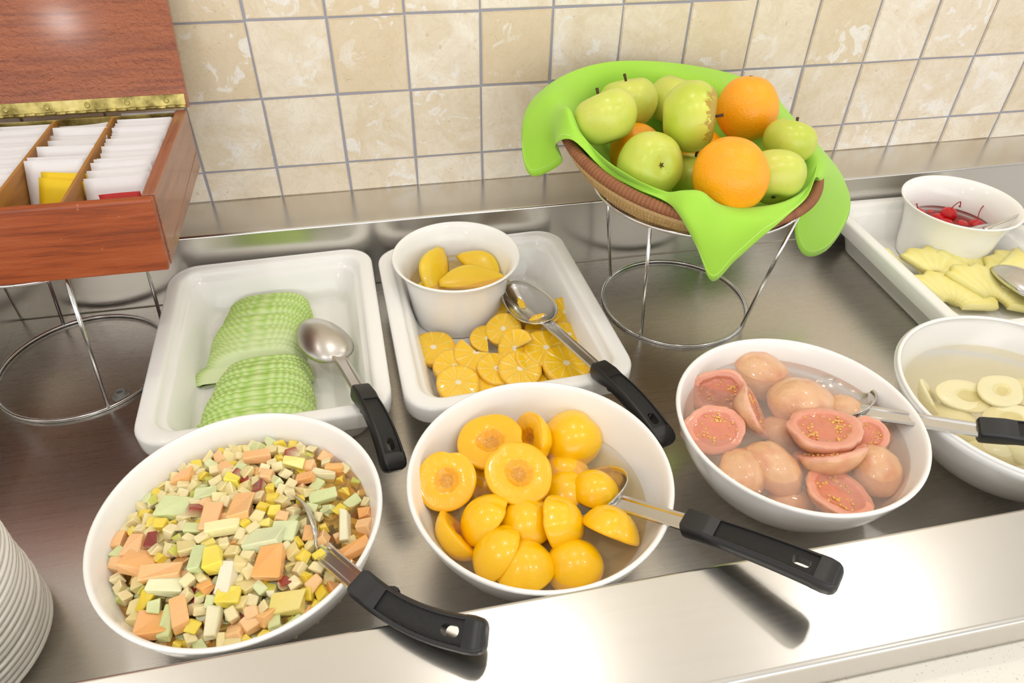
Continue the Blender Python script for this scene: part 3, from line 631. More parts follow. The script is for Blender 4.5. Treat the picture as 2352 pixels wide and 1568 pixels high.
# ------------------------------------------------------------------ serving spoons
def loft(secs):
    n = len(secs[0]); V = [p for s in secs for p in s]; F = []
    for i in range(len(secs) - 1):
        for q in range(n): q2 = (q + 1) % n; F.append((i * n + q, i * n + q2, (i + 1) * n + q2, (i + 1) * n + q))
    F.append(tuple(range(n))[::-1]); F.append(tuple(range((len(secs) - 1) * n, len(secs) * n))); return V, F
def frame(d, up):
    d = d.normalized(); u = (up - d * up.dot(d)).normalized(); return d, u, u.cross(d)
def make_spoon(P0, P1, P2, P3, bowl_up, panel_n, bend, label, W=.031, D=.017, mat='spoon', tab=None, hw=1.0, grp='black-handled serving spoons', shaft_up=None):
    P0, P1, P2, P3 = map(Vector, (P0, P1, P2, P3)); t = empty('serving_spoon', P2); tag(t, label, 'spoon', grp)
    inv = Matrix.Translation(-P2)
    # bowl
    d, u, s = frame(P1 - P0, Vector(bowl_up)); L = (P1 - P0).length; V, F = [], []; na, nr = 48, 9
    def pt(a, k):
        x = L * (.5 - .5 * cos(a)); y = W * math.copysign(abs(sin(a)) ** .86, sin(a)) * (1 - .16 * cos(a)); cx = L * .52
        x = cx + (x - cx) * k; y *= k; z = -D * (1 - k ** 2.2) + .0022 * ((k - .9) / .1 if k > .9 else 0)
        z += .004 * (x / L - .5)
        return P0 + d * x + s * y + u * z
    V.append(pt(0, 0))
    for r in range(1, nr + 1):
        k = (r / nr) ** .8
        for q in range(na): V.append(pt(2 * pi * q / na, k))
    for q in range(na): F.append((0, 1 + q, 1 + (q + 1) % na))
    for r in range(nr - 1):
        for q in range(na): q2 = (q + 1) % na; F.append((1 + r * na + q, 1 + (r + 1) * na + q, 1 + (r + 1) * na + q2, 1 + r * na + q2))
    meshobj('spoon_bowl', V, F, M[mat], t, True, mat4=inv, solid=.0013)
    # shaft
    sh_up = Vector(shaft_up or panel_n); d2, u2, s2 = frame(P2 - P1, sh_up); secs = []; A = P1 - d2 * .006; Ls = (P2 - A).length + .006
    for i in range(9):
        f = i / 8; w = (.0102 - .0014 * min(1, f * 2.5)) * hw; h = .0022 + .0006 * f; o = A + d2 * (Ls * f)
        if i == 0: h = .001
        prof = [(-w, -.3), (-w, .4), (-w * .82, 1), (-w * .55, 1), (-w * .42, .35), (w * .42, .35), (w * .55, 1), (w * .82, 1), (w, .4), (w, -.3), (w * .7, -1), (-w * .7, -1)]
        secs.append([o + s2 * y + u2 * (h * z) for y, z in prof])
    V, F = loft(secs); shf = recalc(meshobj('shaft', V, F, M[mat], t, True, mat4=inv)); shf.data.set_sharp_from_angle(angle=radians(35))
    # handle
    bend = Vector(bend); pn = Vector(panel_n); A, B = P2, P3; Cc = (A + B) / 2 + bend * 2
    def cen(f): return A * (1 - f) ** 2 + Cc * (2 * f * (1 - f)) + B * f * f
    def fr(f): return frame((Cc - A) * (1 - f) + (B - Cc) * f, pn)
    st = [(0, .78, .8, 0), (.012, .95, .97, 0), (.03, 1, 1, 0), (.16, 1.0, 1.0, 0), (.175, 1, .96, 0), (.235, 1, .80, .0), (.238, 1, .80, 1)] + [(.25 + .05 * i, 1 + .012 * i, .80 + .004 * i, 1) for i in range(13)] + [(.862, 1.17, .86, 1), (.865, 1.17, .86, 0), (.92, 1.17, .92, 0), (.965, 1.08, .88, 0), (.988, .92, .74, 0), (1.0, .66, .5, 0)]
    W0, H0 = .0118 * hw, .0094 * hw; secs = []
    for f, w_, h_, rc in st:
        dd, uu, ss = fr(f); w = W0 * w_; h = H0 * h_; dp = .0019 * rc; o = cen(f)
        e = .0032; prof = [(-w, -h * .45), (-w, h * .45), (-w * .86, h * .9), (-w * .76, h), (-w * .70, h), (-w * .66, h - dp), (w * .66, h - dp), (w * .70, h), (w * .76, h), (w * .86, h * .9), (w, h * .45), (w, -h * .45), (w * .86, -h * .9), (w * .76, -h), (w * .70, -h), (w * .66, -h + dp), (-w * .66, -h + dp), (-w * .70, -h), (-w * .76, -h), (-w * .86, -h * .9)]
        secs.append([inv @ (o + ss * y + uu * z) for y, z in prof])
    V, F = loft(secs); npf = 20
    hd = recalc(meshobj('handle', V, F, [M['black'], M['grip']], t, True))
    dd, uu, ss = fr(.77); o = inv @ cen(.77); a = .0075 * hw; b = .0044 * hw; outl = []
    for q in range(24): an = 2 * pi * q / 24; outl.append((a * (1 if cos(an) > 0 else -1) * (.45 if abs(cos(an)) > 1e-6 else 0) + .55 * a * cos(an) * 1.0, b * sin(an)))
    V = [o + dd * x + ss * y + uu * z for z in (-.02, .02) for x, y in outl]; F = [(i, (i + 1) % 24, 24 + (i + 1) % 24, 24 + i) for i in range(24)] + [tuple(range(24))[::-1], tuple(range(24, 48))]
    cut = recalc(meshobj('slot_cutter', V, F, M['black'], None, False)); cut.matrix_world = Matrix.Translation(P2)
    bo = hd.modifiers.new('slot', 'BOOLEAN'); bo.operation = 'DIFFERENCE'; bo.object = cut; bo.solver = 'EXACT'
    bpy.context.view_layer.update(); dg = bpy.context.evaluated_depsgraph_get(); me = bpy.data.meshes.new_from_object(hd.evaluated_get(dg), depsgraph=dg)
    hd.modifiers.clear(); hd.data = me; bpy.data.objects.remove(cut)
    if len(me.materials) < 2:
        me.materials.clear(); me.materials.append(M['black']); me.materials.append(M['grip'])
    me.set_sharp_from_angle(angle=radians(32))
    # recess floors get the ribbed grip
    for pl_ in me.polygons:
        c_ = pl_.center - (inv @ cen(0)); f = max(0, min(1, (pl_.center - inv @ A).dot((B - A).normalized()) / (B - A).length)); dd, uu, ss = fr(f); oo = inv @ cen(f)
        off = (pl_.center - oo).dot(uu); lat = (pl_.center - oo).dot(ss)
        pl_.material_index = 1 if (abs(pl_.normal.dot(uu)) > .8 and abs(lat) < W0 * .72 and .24 < f < .865) else 0
    # thumb tab
    tb_ = Vector(tab) if tab else -pn; dd, uu, ss = frame((B - A), tb_); o = inv @ (cen(.27)); rr = W0 * (1.0 if abs(uu.dot(frame(B - A, pn)[2])) > .7 else .85)
    pr = [(-.010, -.003), (-.006, .0022), (-.001, .0040), (.003, .0036), (.0042, -.003)]
    V = [o + dd * x + uu * (rr * .9 + z) + ss * y for y in (-.0035, .0035) for x, z in pr]; n = len(pr)
    recalc(meshobj('hook_tab', V, [(i, (i + 1) % n, n + (i + 1) % n, n + i) for i in range(n)] + [tuple(range(n))[::-1], tuple(range(n, 2 * n))], M['black'], t, False, bevel=.0008))
    return t
UP = Vector((0, 0, 1))
make_spoon(at(703, 737, .052), at(782, 822, .056), at(826, 897, .078), at(908, 1082, .062), (.1, -.35, -.95), (.35, -.25, .9), (.004, -.002, .012), 'steel spoon with a black handle lying across the green melon pan', D=.016, mat='spoon_worn', tab=(-.7, -.4, -.6))
make_spoon(at(1168, 648, .062), at(1258, 742, .056), at(1372, 845, .081), at(1532, 1022, .076), (.02, -.25, .95), (.15, -.2, .95), (.001, -.001, .010), 'steel spoon with a black handle lying on the orange slices', D=.019, tab=(-.5, -.5, -.7))
make_spoon(at(640, 1158, .045), at(735, 1262, .086), at(822, 1336, .116), at(1118, 1462, .131), (-.80, -.45, .35), (.05, -.45, .9), (-.004, -.007, -.003), 'steel spoon with a worn black handle standing in the fruit salad, handle over the rail', tab=(.5, .8, .1), W=.030, D=.016)
make_spoon(at(1322, 1098, .046), at(1415, 1152, .076), at(1573, 1199, .117), at(1930, 1335, .150), (-.25, -.1, .95), (0, -.25, .95), (0, 0, .003), 'steel spoon with a black handle dipped in the peach bowl, handle over the rail', W=.034, D=.016, tab=(.2, .3, -.9))
make_spoon(at(1876, 872, .080), at(1988, 946, .088), at(2243, 986, .117), at(2640, 1040, .135), (-.1, -.1, .98), (0, -.25, .95), (0, 0, .004), 'steel spoon with a black handle sunk in the guava bowl, handle across the pear bowl', W=.033, D=.016, tab=(.2, .3, -.9))
make_spoon(at(2282, 612, .046), at(2420, 690, .050), at(2560, 740, .078), at(2800, 800, .085), (-.05, -.3, -.95), (.1, -.25, .95), (0, 0, .006), 'steel spoon lying on the pineapple slices at the right edge', tab=(-.3, -.3, -.9))
make_spoon(at(2195, 535, .050), at(2275, 530, .085), at(2500, 440, .125), at(2760, 360, .150), (-.3, .1, .9), (-.05, -.3, .95), (0, 0, .004), 'steel spoon handle slanting out of the cherry pot', W=.022, D=.011, tab=(-.3, -.3, -.9), hw=.9)

# ------------------------------------------------------------------ soft fruit pieces
def half_data(prof, cols, n, deform):
    """lathe of (r, z, colour index) with per-vertex colours, then deformed"""
    V, F = lathe_data([(r, z) for r, z, _ in prof], n); K = []
    for r, z, ci in prof: K += [cols[ci]] * (1 if r < 1e-6 else n)
    V = [deform(v) for v in V]; return V, F, K
def nz(v, s, sd): return noise.noise((v.x * s + sd, v.y * s - sd, v.z * s))
SK, CT, CV, CV2 = hx('FFC808'), hx('FFC012'), hx('F7B01A'), hx('DE9C28')
PEACH = [(0, -.86, 0), (.22, -.84, 0), (.45, -.76, 0), (.66, -.62, 0), (.82, -.44, 0), (.93, -.25, 0), (.985, -.1, 0), (.985, -.03, 1), (.95, .0, 1), (.86, .012, 1), (.62, .01, 1), (.46, .0, 1), (.39, -.03, 2), (.33, -.08, 2), (.26, -.12, 2), (.20, -.15, 3), (.10, -.17, 3), (0, -.175, 3)]
def make_peach(R, sd):
    def df(v):
        a = math.atan2(v.y, v.x); g = 1 - .085 * exp(-((a - .3) / .22) ** 2) * min(1, v.xy.length * 1.2) + .05 * nz(v, 1.3, sd)
        q = .06 * nz(v, 7, sd) if v.xy.length < .5 and v.z > -.3 else 0
        return Vector((v.x * g * R * 1.03, v.y * g * R * .97, (v.z + q) * R * (1 + .06 * nz(v, .9, sd + 4))))
    V, F, K = half_data(PEACH, [SK, CT, CV, CV2], 44, df); return meshobj('peach_half', V, F, M['peach'], None, True, K)
PE = [  # px, py, z, px radius, cut-face normal, spin, where
 (1027, 1105, .083, 67, (-.10, -.48, .85), 1.2, 'at the left wall, hollow facing the viewer'),
 (1129, 1020, .082, 74, (-.18, -.10, .97), .6, 'hollow side up at the back left'),
 (1190, 1092, .088, 77, (.06, -.22, .95), 1.6, 'hollow side up in the upper middle'),
 (1222, 1010, .078, 62, (-.85, -.1, .45), 0, 'standing on edge behind the hollow-up halves'),
 (1314, 998, .074, 70, (.1, .25, -.96), 2, 'alone at the back right, rounded side up'),
 (1050, 1232, .062, 66, (.72, .25, .50), 0, 'lying low against the left front wall'),
 (1102, 1184, .078, 66, (.62, -.35, -.62), 1, 'left of the middle, rounded side to the left'),
 (1205, 1186, .076, 70, (.05, -.2, -.97), 2.5, 'in the dead centre, rounded side up'),
 (1130, 1262, .075, 68, (.66, -.25, -.60), .5, 'at the front left, leaning on the front dome'),
 (1203, 1287, .074, 71, (0, -.25, -.95), 1.5, 'at the front centre, rounded side up'),
 (1302, 1200, .076, 70, (-.75, .25, -.45), 1.0, 'standing upright right of the centre dome'),
 (1326, 1300, .068, 66, (-.10, .45, -.85), 0, 'at the front right, rounded side up'),
 (1408, 1200, .076, 70, (-.45, -.55, -.62), .8, 'leaning on the spoon at the right'),
 (1369, 1115, .072, 54, (-.1, -.1, -.98), .3, 'resting in the steel spoon'),
 (1290, 1075, .055, 56, (.2, -.2, -.95), 1, 'under the syrup beside the spoon'),
 (1282, 1125, .058, 62, (.5, -.3, -.8), 1, 'under the syrup left of the spoon'),
 (1112, 1100, .058, 52, (.2, -.2, -.95), 1, 'low down between the hollow halves'),
 (1205, 1235, .045, 62, (.1, -.2, -.95), 1, 'at the bottom under the front domes')]
def pxr(p, pr): return pr * CR[2].dot(p - CAMP) / FPX
for i, (px, py, z, pr, nrm, sp, w) in enumerate(PE):
    p = at(px, py, z); R = pxr(p, pr) * 1.05; n = Vector(nrm).normalized(); o = make_peach(R, i * 2.3)
    o.matrix_world = place(p + n * R * (.22 if n.z > 0 else .36), nrm, sp); tag(o, 'yellow peach half ' + w + ' in the peach bowl', 'peach', 'peach halves in syrup')
liquid('peach_syrup', BP, .066, syrup('peach_syrup', 'FCF4DC', 'F2E8CC', .10), clear('peach_syrup_body', 'FFFBF0'), 'thin golden syrup around the peach halves')

GO, GF, GP, GR = hx('EFBE94'), hx('F0A48A'), hx('E48A6C'), hx('F3B49A')
GUA = [(0, -.80, 0), (.25, -.77, 0), (.5, -.68, 0), (.72, -.52, 0), (.88, -.32, 0), (.965, -.14, 0), (.975, -.05, 3), (.94, .0, 3), (.84, .012, 1), (.72, .006, 1), (.66, -.02, 2), (.6, -.055, 2), (.4, -.04, 2), (.2, -.02, 2), (0, -.02, 2)]
def make_guava(R, sd, seeds=True, el=1.2):
    def df(v):
        g = 1 + .09 * nz(v, 1.6, sd) + .03 * nz(v, 4.5, sd + 2) - .05 * exp(-(nz(v, 1.7, sd + 6) / .07) ** 2); b = .03 * nz(v, 5, sd)
        return Vector((v.x * g * R * el * (1 - .10 * v.x), v.y * g * R, (v.z + b) * R * (1 + .07 * nz(v, 1, sd + 3))))
    V, F, K = half_data(GUA, [GO, GF, GP, GR], 44, df)
    K = [mix3(k_, hx('D97F62'), max(0, min(.6, .7 * nz(v * (1 / R), 2.2, sd + 9)))) if i < 44 * 6 else k_ for i, (k_, v) in enumerate(zip(K, V))]
    o = meshobj('guava_half', V, F, M['guava'], None, True, K)
    if seeds:
        rr = random.Random(int(sd * 10)); V, F = [], []; bm = bmesh.new(); bmesh.ops.create_icosphere(bm, subdivisions=1, radius=1); bv = [v.co.copy() for v in bm.verts]; bf = [[v.index for v in f.verts] for f in bm.faces]; bm.free()
        for q in range(46):
            a = rr.uniform(0, 2 * pi); a += .5 * sin(2 * a + sd); k_ = rr.uniform(.28, .66); r_ = R * rr.uniform(.035, .055); b = len(V)
            for v in bv: V.append((k_ * R * el * cos(a) * (1 - .1 * k_ * cos(a)) + v.x * r_ * 1.2, k_ * R * sin(a) + v.y * r_, R * (-.035) + v.z * r_ * .8))
            F += [tuple(b + x for x in f) for f in bf]
        s = meshobj('seeds', V, F, M['seed'], o); s['kind'] = 'stuff'
    return o
GU = [(1746, 850, .080, 60, (.1, .3, -.95), .3, 'at the back, rounded side up'), (1655, 903, .078, 54, (-.2, -.35, .3), .2, 'cut into a wedge at the back left'),
 (1735, 945, .086, 56, (.62, -.2, .45), 1.3, 'standing on edge with its seeds to the right'), (1845, 912, .086, 66, (0, .2, -.97), .2, 'in the upper middle, rounded side up'),
 (1645, 985, .085, 57, (-.12, -.35, .92), .3, 'at the left wall, pink cut face up'), (1891, 985, .092, 70, (.0, .12, .98), .1, 'in the middle, seedy cut face up'),
 (1903, 1040, .084, 68, (-.05, .62, .72), .1, 'wedged in front of the seedy middle half'), (1712, 1086, .084, 54, (-.1, .3, -.95), -.75, 'at the front left, long and rounded side up'),
 (1778, 1062, .084, 60, (0, .2, -.97), 1.1, 'left of centre, rounded side up'), (2018, 1066, .083, 54, (.15, .2, -.95), 1.4, 'at the right wall, wrinkled rounded side up'),
 (1923, 1130, .080, 66, (.10, .05, .98), -.2, 'at the front, cut face up under the syrup'), (1988, 1002, .084, 46, (-.3, -.2, .8), 1.2, 'small wedge right of the seedy middle half'),
 (1942, 935, .080, 40, (.2, .2, -.95), 0, 'small piece beside the spoon, rounded side up'), (2012, 985, .068, 48, (.2, .2, -.95), 0, 'under the syrup near the spoon shaft'),
 (1818, 1150, .062, 48, (0, .2, -.95), 0, 'sunk near the front wall'), (1800, 990, .064, 50, (0, .2, -.95), 0, 'sunk in the middle of the bowl')]
for i, (px, py, z, pr, nrm, sp, w) in enumerate(GU):
    p = at(px, py, z + .003); R = pxr(p, pr) * 1.08; n = Vector(nrm).normalized(); o = make_guava(R, i * 1.7 + .3, n.z > 0)
    o.matrix_world = place(p + n * R * (.08 if n.z > 0 else .42), nrm, sp); tag(o, 'pink guava half ' + w + ' of the guava bowl', 'guava', 'guava halves in syrup')
liquid('guava_syrup', BG, .0845, syrup('guava_syrup', 'FCF0E8', 'F0E2D8', .20), clear('guava_syrup_body', 'FFF8F4'), 'cloudy pinkish syrup covering most of the guava halves')

PO, PC = hx('F2E9BC'), hx('EADFA4')
PEAR = [(0, -.7, 0), (.3, -.66, 0), (.58, -.54, 0), (.8, -.36, 0), (.94, -.16, 0), (.98, -.05, 0), (.93, .0, 0), (.7, .012, 0), (.44, .0, 0), (.36, -.05, 1), (.25, -.14, 1), (0, -.18, 1)]
def make_pear(R, sd):
    def df(v):
        x = v.x * 1.55; tp_ = 1 - .34 * max(0, x / 1.55) ** 1.2 - .02; return Vector((x * R, v.y * tp_ * R * (1 + .05 * nz(v, 2, sd)), v.z * R * tp_))
    V, F, K = half_data(PEAR, [PO, PC], 40, df); return meshobj('pear_half', V, F, M['pear'], None, True, K)
for i, (px, py, z, pr, nrm, sp, w) in enumerate([
 (2140, 912, .070, 42, (.6, -.3, .6), 1.7, 'at the left wall, standing on its side'), (2225, 908, .074, 52, (.05, -.1, .98), -.6, 'in the middle, cored hollow facing up'),
 (2300, 895, .076, 48, (.1, -.05, .98), -.7, 'at the back right, long and pale'), (2195, 960, .062, 46, (.1, .1, -.95), .4, 'behind the black spoon handle'),
 (2320, 960, .072, 44, (-.1, -.1, .95), .8, 'right of the black spoon handle'), (2290, 1035, .068, 46, (-.1, -.2, -.95), 0, 'at the front wall below the spoon handle'), (2360, 1040, .074, 44, (-.1, -.2, -.95), 1, 'cut off by the right edge, rounded side up'), (2370, 905, .066, 46, (-.1, -.1, .95), .2, 'cut off by the right edge, at the back'), (2440, 960, .070, 48, (.1, -.1, -.95), .9, 'beyond the right edge, rounded side up'), (2400, 985, .060, 48, (.1, -.1, .95), 2.2, 'beyond the right edge, lying lowest')]):
    p = at(px, py, z); R = pxr(p, pr); o = make_pear(R, i * 3.1); n = Vector(nrm).normalized(); o.matrix_world = place(p + n * R * (.05 if n.z > 0 else .3), nrm, sp); tag(o, 'pale pear half ' + w + ' of the pear bowl', 'pear', 'pear halves in syrup')
liquid('pear_syrup', BE, .074, syrup('pear_syrup', 'FDFAEE', 'EFE9D2', .16), clear('pear_syrup_body', 'FFFDF6'), 'pale clear syrup around the pear halves', R=.134)

# mango strips in the pot
def make_mango(L, w, t, sd):
    V, F, K = [], [], []; nx, ns = 16, 10
    for i in range(nx + 1):
        f = i / nx; ww = w * (sin(pi * min(max(f, .03), .97)) ** .55); yc = .012 * sin(pi * f); zc = .006 * sin(pi * f + sd)
        for q in range(ns): a = 2 * pi * q / ns; V.append(((f - .5) * L, yc + ww * cos(a), zc + t * sin(a) * (.4 + .6 * sin(pi * f)))); K.append(mix3(hx('F4C417'), hx('F7D53A'), .5 + .5 * cos(a)))
    for i in range(nx):
        for q in range(ns): q2 = (q + 1) % ns; F.append((i * ns + q, (i + 1) * ns + q, (i + 1) * ns + q2, i * ns + q2))
    F += [tuple(range(ns)), tuple(range(nx * ns, nx * ns + ns))[::-1]]
    return recalc(meshobj('mango_strip', V, F, M['mango'], None, True, K))
for i, (px, py, z, L, w, tl, sp, lab) in enumerate([(1010, 632, .061, .090, .024, (.45, -.45, .75), .75, 'thick yellow mango strip at the back left of the pot'), (1098, 622, .061, .076, .020, (-.2, -.35, .9), -.45, 'yellow mango strip at the back right of the pot'),
    (1090, 648, .062, .098, .023, (-.05, -.3, .95), .12, 'widest yellow mango strip across the front right of the pot'), (1020, 658, .059, .082, .018, (.05, -.3, .95), -.05, 'yellow mango strip along the front wall of the pot'), (1045, 640, .050, .085, .022, (0, 0, 1), .3, 'dark yellow mango strip lying lowest in the pot')]):
    o = make_mango(L, w, .0055, i); o.matrix_world = place(at(px, py, z), tl, sp); tag(o, lab, 'mango', 'mango strips in the flared pot')
potpr = lambda z: [(.060, .022), (.0622, .03), (.0642, .046), (.0642 + (z - .046) * .17, z)]
liquid('mango_syrup', POT1, .054, syrup('mango_syrup', 'FCF2D2', 'F4E8C2', .10), clear('mango_syrup_body', 'FFFAEA'), 'pale yellow syrup in the flared mango pot', prof=potpr(.054))

# cherries
def make_cherry(R):
    V, F = lathe_data([(R * sin(pi * i / 16) * 1.0, -R * cos(pi * i / 16) * .95 - R * .10 * exp(-((16 - i) / 2.2) ** 2)) for i in range(17)], 26)
    V[-1].x = V[-1].y = 0; return meshobj('cherry', V, F, M['cherry'], None)
for i, (px, py, z, st, lab) in enumerate([(2178, 486, .064, [(0, 0, .008), (.004, 0, .016), (.012, .001, .021), (.016, .002, .018), (.0175, .002, .011)], 'red cherry riding highest in the pot, its stem hooked over'), (2152, 500, .056, None, 'red cherry left of the hooked-stem cherry'), (2134, 492, .053, None, 'red cherry nearest the back left wall of the pot'),
    (2170, 512, .056, None, 'red cherry half under the front rim, below the hooked-stem cherry'), (2206, 516, .055, None, 'red cherry in the middle front of the pot'), (2240, 514, .058, [(0, 0, .008), (.008, .012, .018), (.022, .022, .024), (.040, .026, .022)], 'red cherry on the right with a long curved stem'), (2222, 505, .050, None, 'dark red cherry sunk between the right-hand ones'), (2106, 488, .062, [(0, 0, .008), (-.004, .006, .018)], 'red cherry behind the left rim with only its stem tip showing'), (2190, 540, .052, None, 'red cherry hidden by the front rim of the pot')]):
    o = make_cherry(.0126); o.matrix_world = place(at(px, py + 6, z - .0015 if i else z), (.1 * (i % 3 - 1), -.1, 1), i); tag(o, lab, 'cherry', 'cherries in the flared pot')
    if st: V, F = tube_data(catmull(st, 6), lambda t: .0008 + (.0012 * max(0, t - .9) / .1), 7); s = meshobj('cherry_stem', V, F, M['cherry_stem'], o); s.matrix_world = Matrix.Translation(at(px, py + 6, z - .0015 if i else z))
liquid('cherry_syrup', POT2, .0535, syrup('cherry_syrup', 'B83A38', 'B01A18', .45), clear('cherry_syrup_body', 'D86A60'), 'dark red syrup in the flared cherry pot', prof=potpr(.0535))

# ------------------------------------------------------------------ orange slices
OF, OFD, OMB, OWH = hx('FFD222'), hx('FFC814'), hx('FFE07E'), hx('FFF3D6')
def make_slice(R, th, sd, cut=None):
    nseg = 100; rr = random.Random(sd); V, F, K = [], [], []; ks = [0, .10, .16, .5, .84, .97, 1.0]
    keep = nseg if cut is None else int(nseg * cut)
    full = cut is None
    cols = nseg if full else keep + 1
    for side in (1, -1):
        for k_ in ks[1:]:
            for q in range(cols):
                a = 2 * pi * q / nseg; sg = (q % 10); mem = sg == 0
                r = R * k_ * (1 + .05 * noise.noise((cos(a) * 1.6 + sd, sin(a) * 1.6, 0)) - (.02 if (mem and k_ > .9) else 0))
                z = side * th / 2 * (1.0 if k_ < .98 else .55) + (.0005 if mem else -.0002) * side + .001 * noise.noise((cos(a) * 3 * k_, sin(a) * 3 * k_, sd))
                c_ = OWH if k_ <= .10 else (OMB if mem else mix3(OF, OFD, .5 + .5 * noise.noise((q * .9, k_ * 5, sd))))
                if k_ >= .97: c_ = mix3(c_, hx('FFC24A'), .5)
                V.append((r * cos(a), r * sin(a), z)); K.append(c_)
    nk = len(ks) - 1; ct = [len(V), len(V) + 1]; V += [(0, 0, th / 2), (0, 0, -th / 2)]; K += [OWH, OWH]
    ix = lambda s, k_, q: s * nk * cols + k_ * cols + q % cols
    lim = cols if full else cols - 1
    for q in range(lim):
        F += [(ct[0], ix(0, 0, q), ix(0, 0, q + 1)), (ct[1], ix(1, 0, q + 1), ix(1, 0, q))]
        for k_ in range(nk - 1): F += [(ix(0, k_, q), ix(0, k_ + 1, q), ix(0, k_ + 1, q + 1), ix(0, k_, q + 1)), (ix(1, k_, q), ix(1, k_, q + 1), ix(1, k_ + 1, q + 1), ix(1, k_ + 1, q))]
        F.append((ix(0, nk - 1, q), ix(1, nk - 1, q), ix(1, nk - 1, q + 1), ix(0, nk - 1, q + 1)))
    if not full:
        for q in (0, cols - 1):
            F.append((ct[0], ct[1], ix(1, 0, q), ix(0, 0, q)))
            for k_ in range(nk - 1): F.append((ix(0, k_, q), ix(1, k_, q), ix(1, k_ + 1, q), ix(0, k_ + 1, q)))
    return recalc(meshobj('orange_slice', V, F, M['orange_flesh'], None, True, K))
for i, (px, py, z, pr, nrm, sp, cut, w) in enumerate([
 (996, 802, .022, 52, (0, -.12, .98), .3, None, 'whole and round, nearest the left wall'), (1044, 845, .024, 50, (.15, -.2, .95), 1, None, 'second from the left, overlapping the round one'),
 (1095, 812, .030, 54, (-.1, -.2, .95), 2.6, .6, 'broken, in front of the white pot'), (1052, 882, .030, 50, (.05, -.25, .95), .2, None, 'at the front left, star of white membranes showing'),
 (1058, 896, .018, 48, (0, -.3, .95), .9, None, 'lowest at the front left'), (1157, 758, .036, 42, (-.2, -.3, .9), .5, None, 'right of the pot, in the upper row'),
 (1186, 800, .042, 46, (-.55, -.45, .6), .9, .75, 'standing tilted in the middle of the heap'), (1118, 782, .028, 40, (.1, -.2, .95), .4, .6, 'half slice touching the front of the pot'),
 (1140, 850, .026, 46, (.1, -.2, .95), .1, .7, 'in the front row, centre'), (1194, 850, .030, 50, (.0, -.25, .95), .7, None, 'in the front row, right of centre'),
 (1253, 802, .036, 52, (.1, -.25, .95), 1.2, None, 'under the spoon shaft, white core showing'), (1222, 828, .030, 44, (.3, -.2, .9), .6, .5, 'half slice wedged left of the spoon shaft'),
 (1300, 838, .030, 56, (.05, -.2, .95), .2, None, 'at the front right under the spoon shaft'), (1248, 760, .034, 44, (-.1, -.35, .9), .8, .7, 'behind the spoon bowl'),
 (1306, 772, .028, 42, (.2, -.1, .95), .6, None, 'right of the spoon shaft'), (1297, 720, .030, 42, (.1, -.35, .9), .3, .7, 'farthest back, right of the spoon bowl'),
 (1172, 715, .034, 38, (-.3, -.3, .85), .6, .6, 'tucked behind the spoon bowl next to the pot'), (1108, 872, .020, 48, (.1, -.1, .97), 0, None, 'lowest in the front row'), (1185, 770, .024, 48, (.1, -.1, .97), 0, None, 'lowest in the middle of the heap'), (1250, 850, .018, 50, (.1, -.1, .97), 0, None, 'lowest at the front right')]):
    p = at(px, py, z); o = make_slice(pxr(p, pr), .0095, i * 3 + 1, cut); o.matrix_world = place(p, nrm, sp); tag(o, 'peeled orange slice ' + w + ' of the orange pan', 'orange slice', 'peeled orange slices')

# ------------------------------------------------------------------ pineapple slices
def make_pine(R, th, sd, span):
    na, ks = max(10, int(40 * span)), [.22, .5, .75, .93, 1.0]; V, F, K = [], [], []
    for side in (1, -1):
        for k_ in ks:
            for q in range(na + 1):
                a = 2 * pi * span * q / na; r = R * k_ * (1 + (.05 * ((q % 3) - 1) * (k_ > .9)) + .04 * noise.noise((cos(a) * 2 + sd, sin(a) * 2, sd)))
                V.append((r * cos(a), r * sin(a), side * th / 2 * (1 if k_ < .99 else .5) + .0006 * ((q % 2) * 2 - 1) * side * k_)); K.append(mix3(hx('FBF2A8'), hx('F4E377'), .5 * (q % 2) + .35 * noise.noise((q * 1.3, k_ * 4, sd)) + (.25 if k_ > .9 else 0)))
    nk = len(ks); m = na + 1; ix = lambda s, k_, q: s * nk * m + k_ * m + q
    for q in range(na):
        for k_ in range(nk - 1): F += [(ix(0, k_, q), ix(0, k_ + 1, q), ix(0, k_ + 1, q + 1), ix(0, k_, q + 1)), (ix(1, k_, q), ix(1, k_, q + 1), ix(1, k_ + 1, q + 1), ix(1, k_ + 1, q))]
        F += [(ix(0, nk - 1, q), ix(1, nk - 1, q), ix(1, nk - 1, q + 1), ix(0, nk - 1, q + 1)), (ix(0, 0, q), ix(0, 0, q + 1), ix(1, 0, q + 1), ix(1, 0, q))]
    for q in (0, na):
        for k_ in range(nk - 1): F.append((ix(0, k_, q), ix(0, k_ + 1, q), ix(1, k_ + 1, q), ix(1, k_, q)))
    return recalc(meshobj('pineapple_slice', V, F, M['pine'], None, True, K))
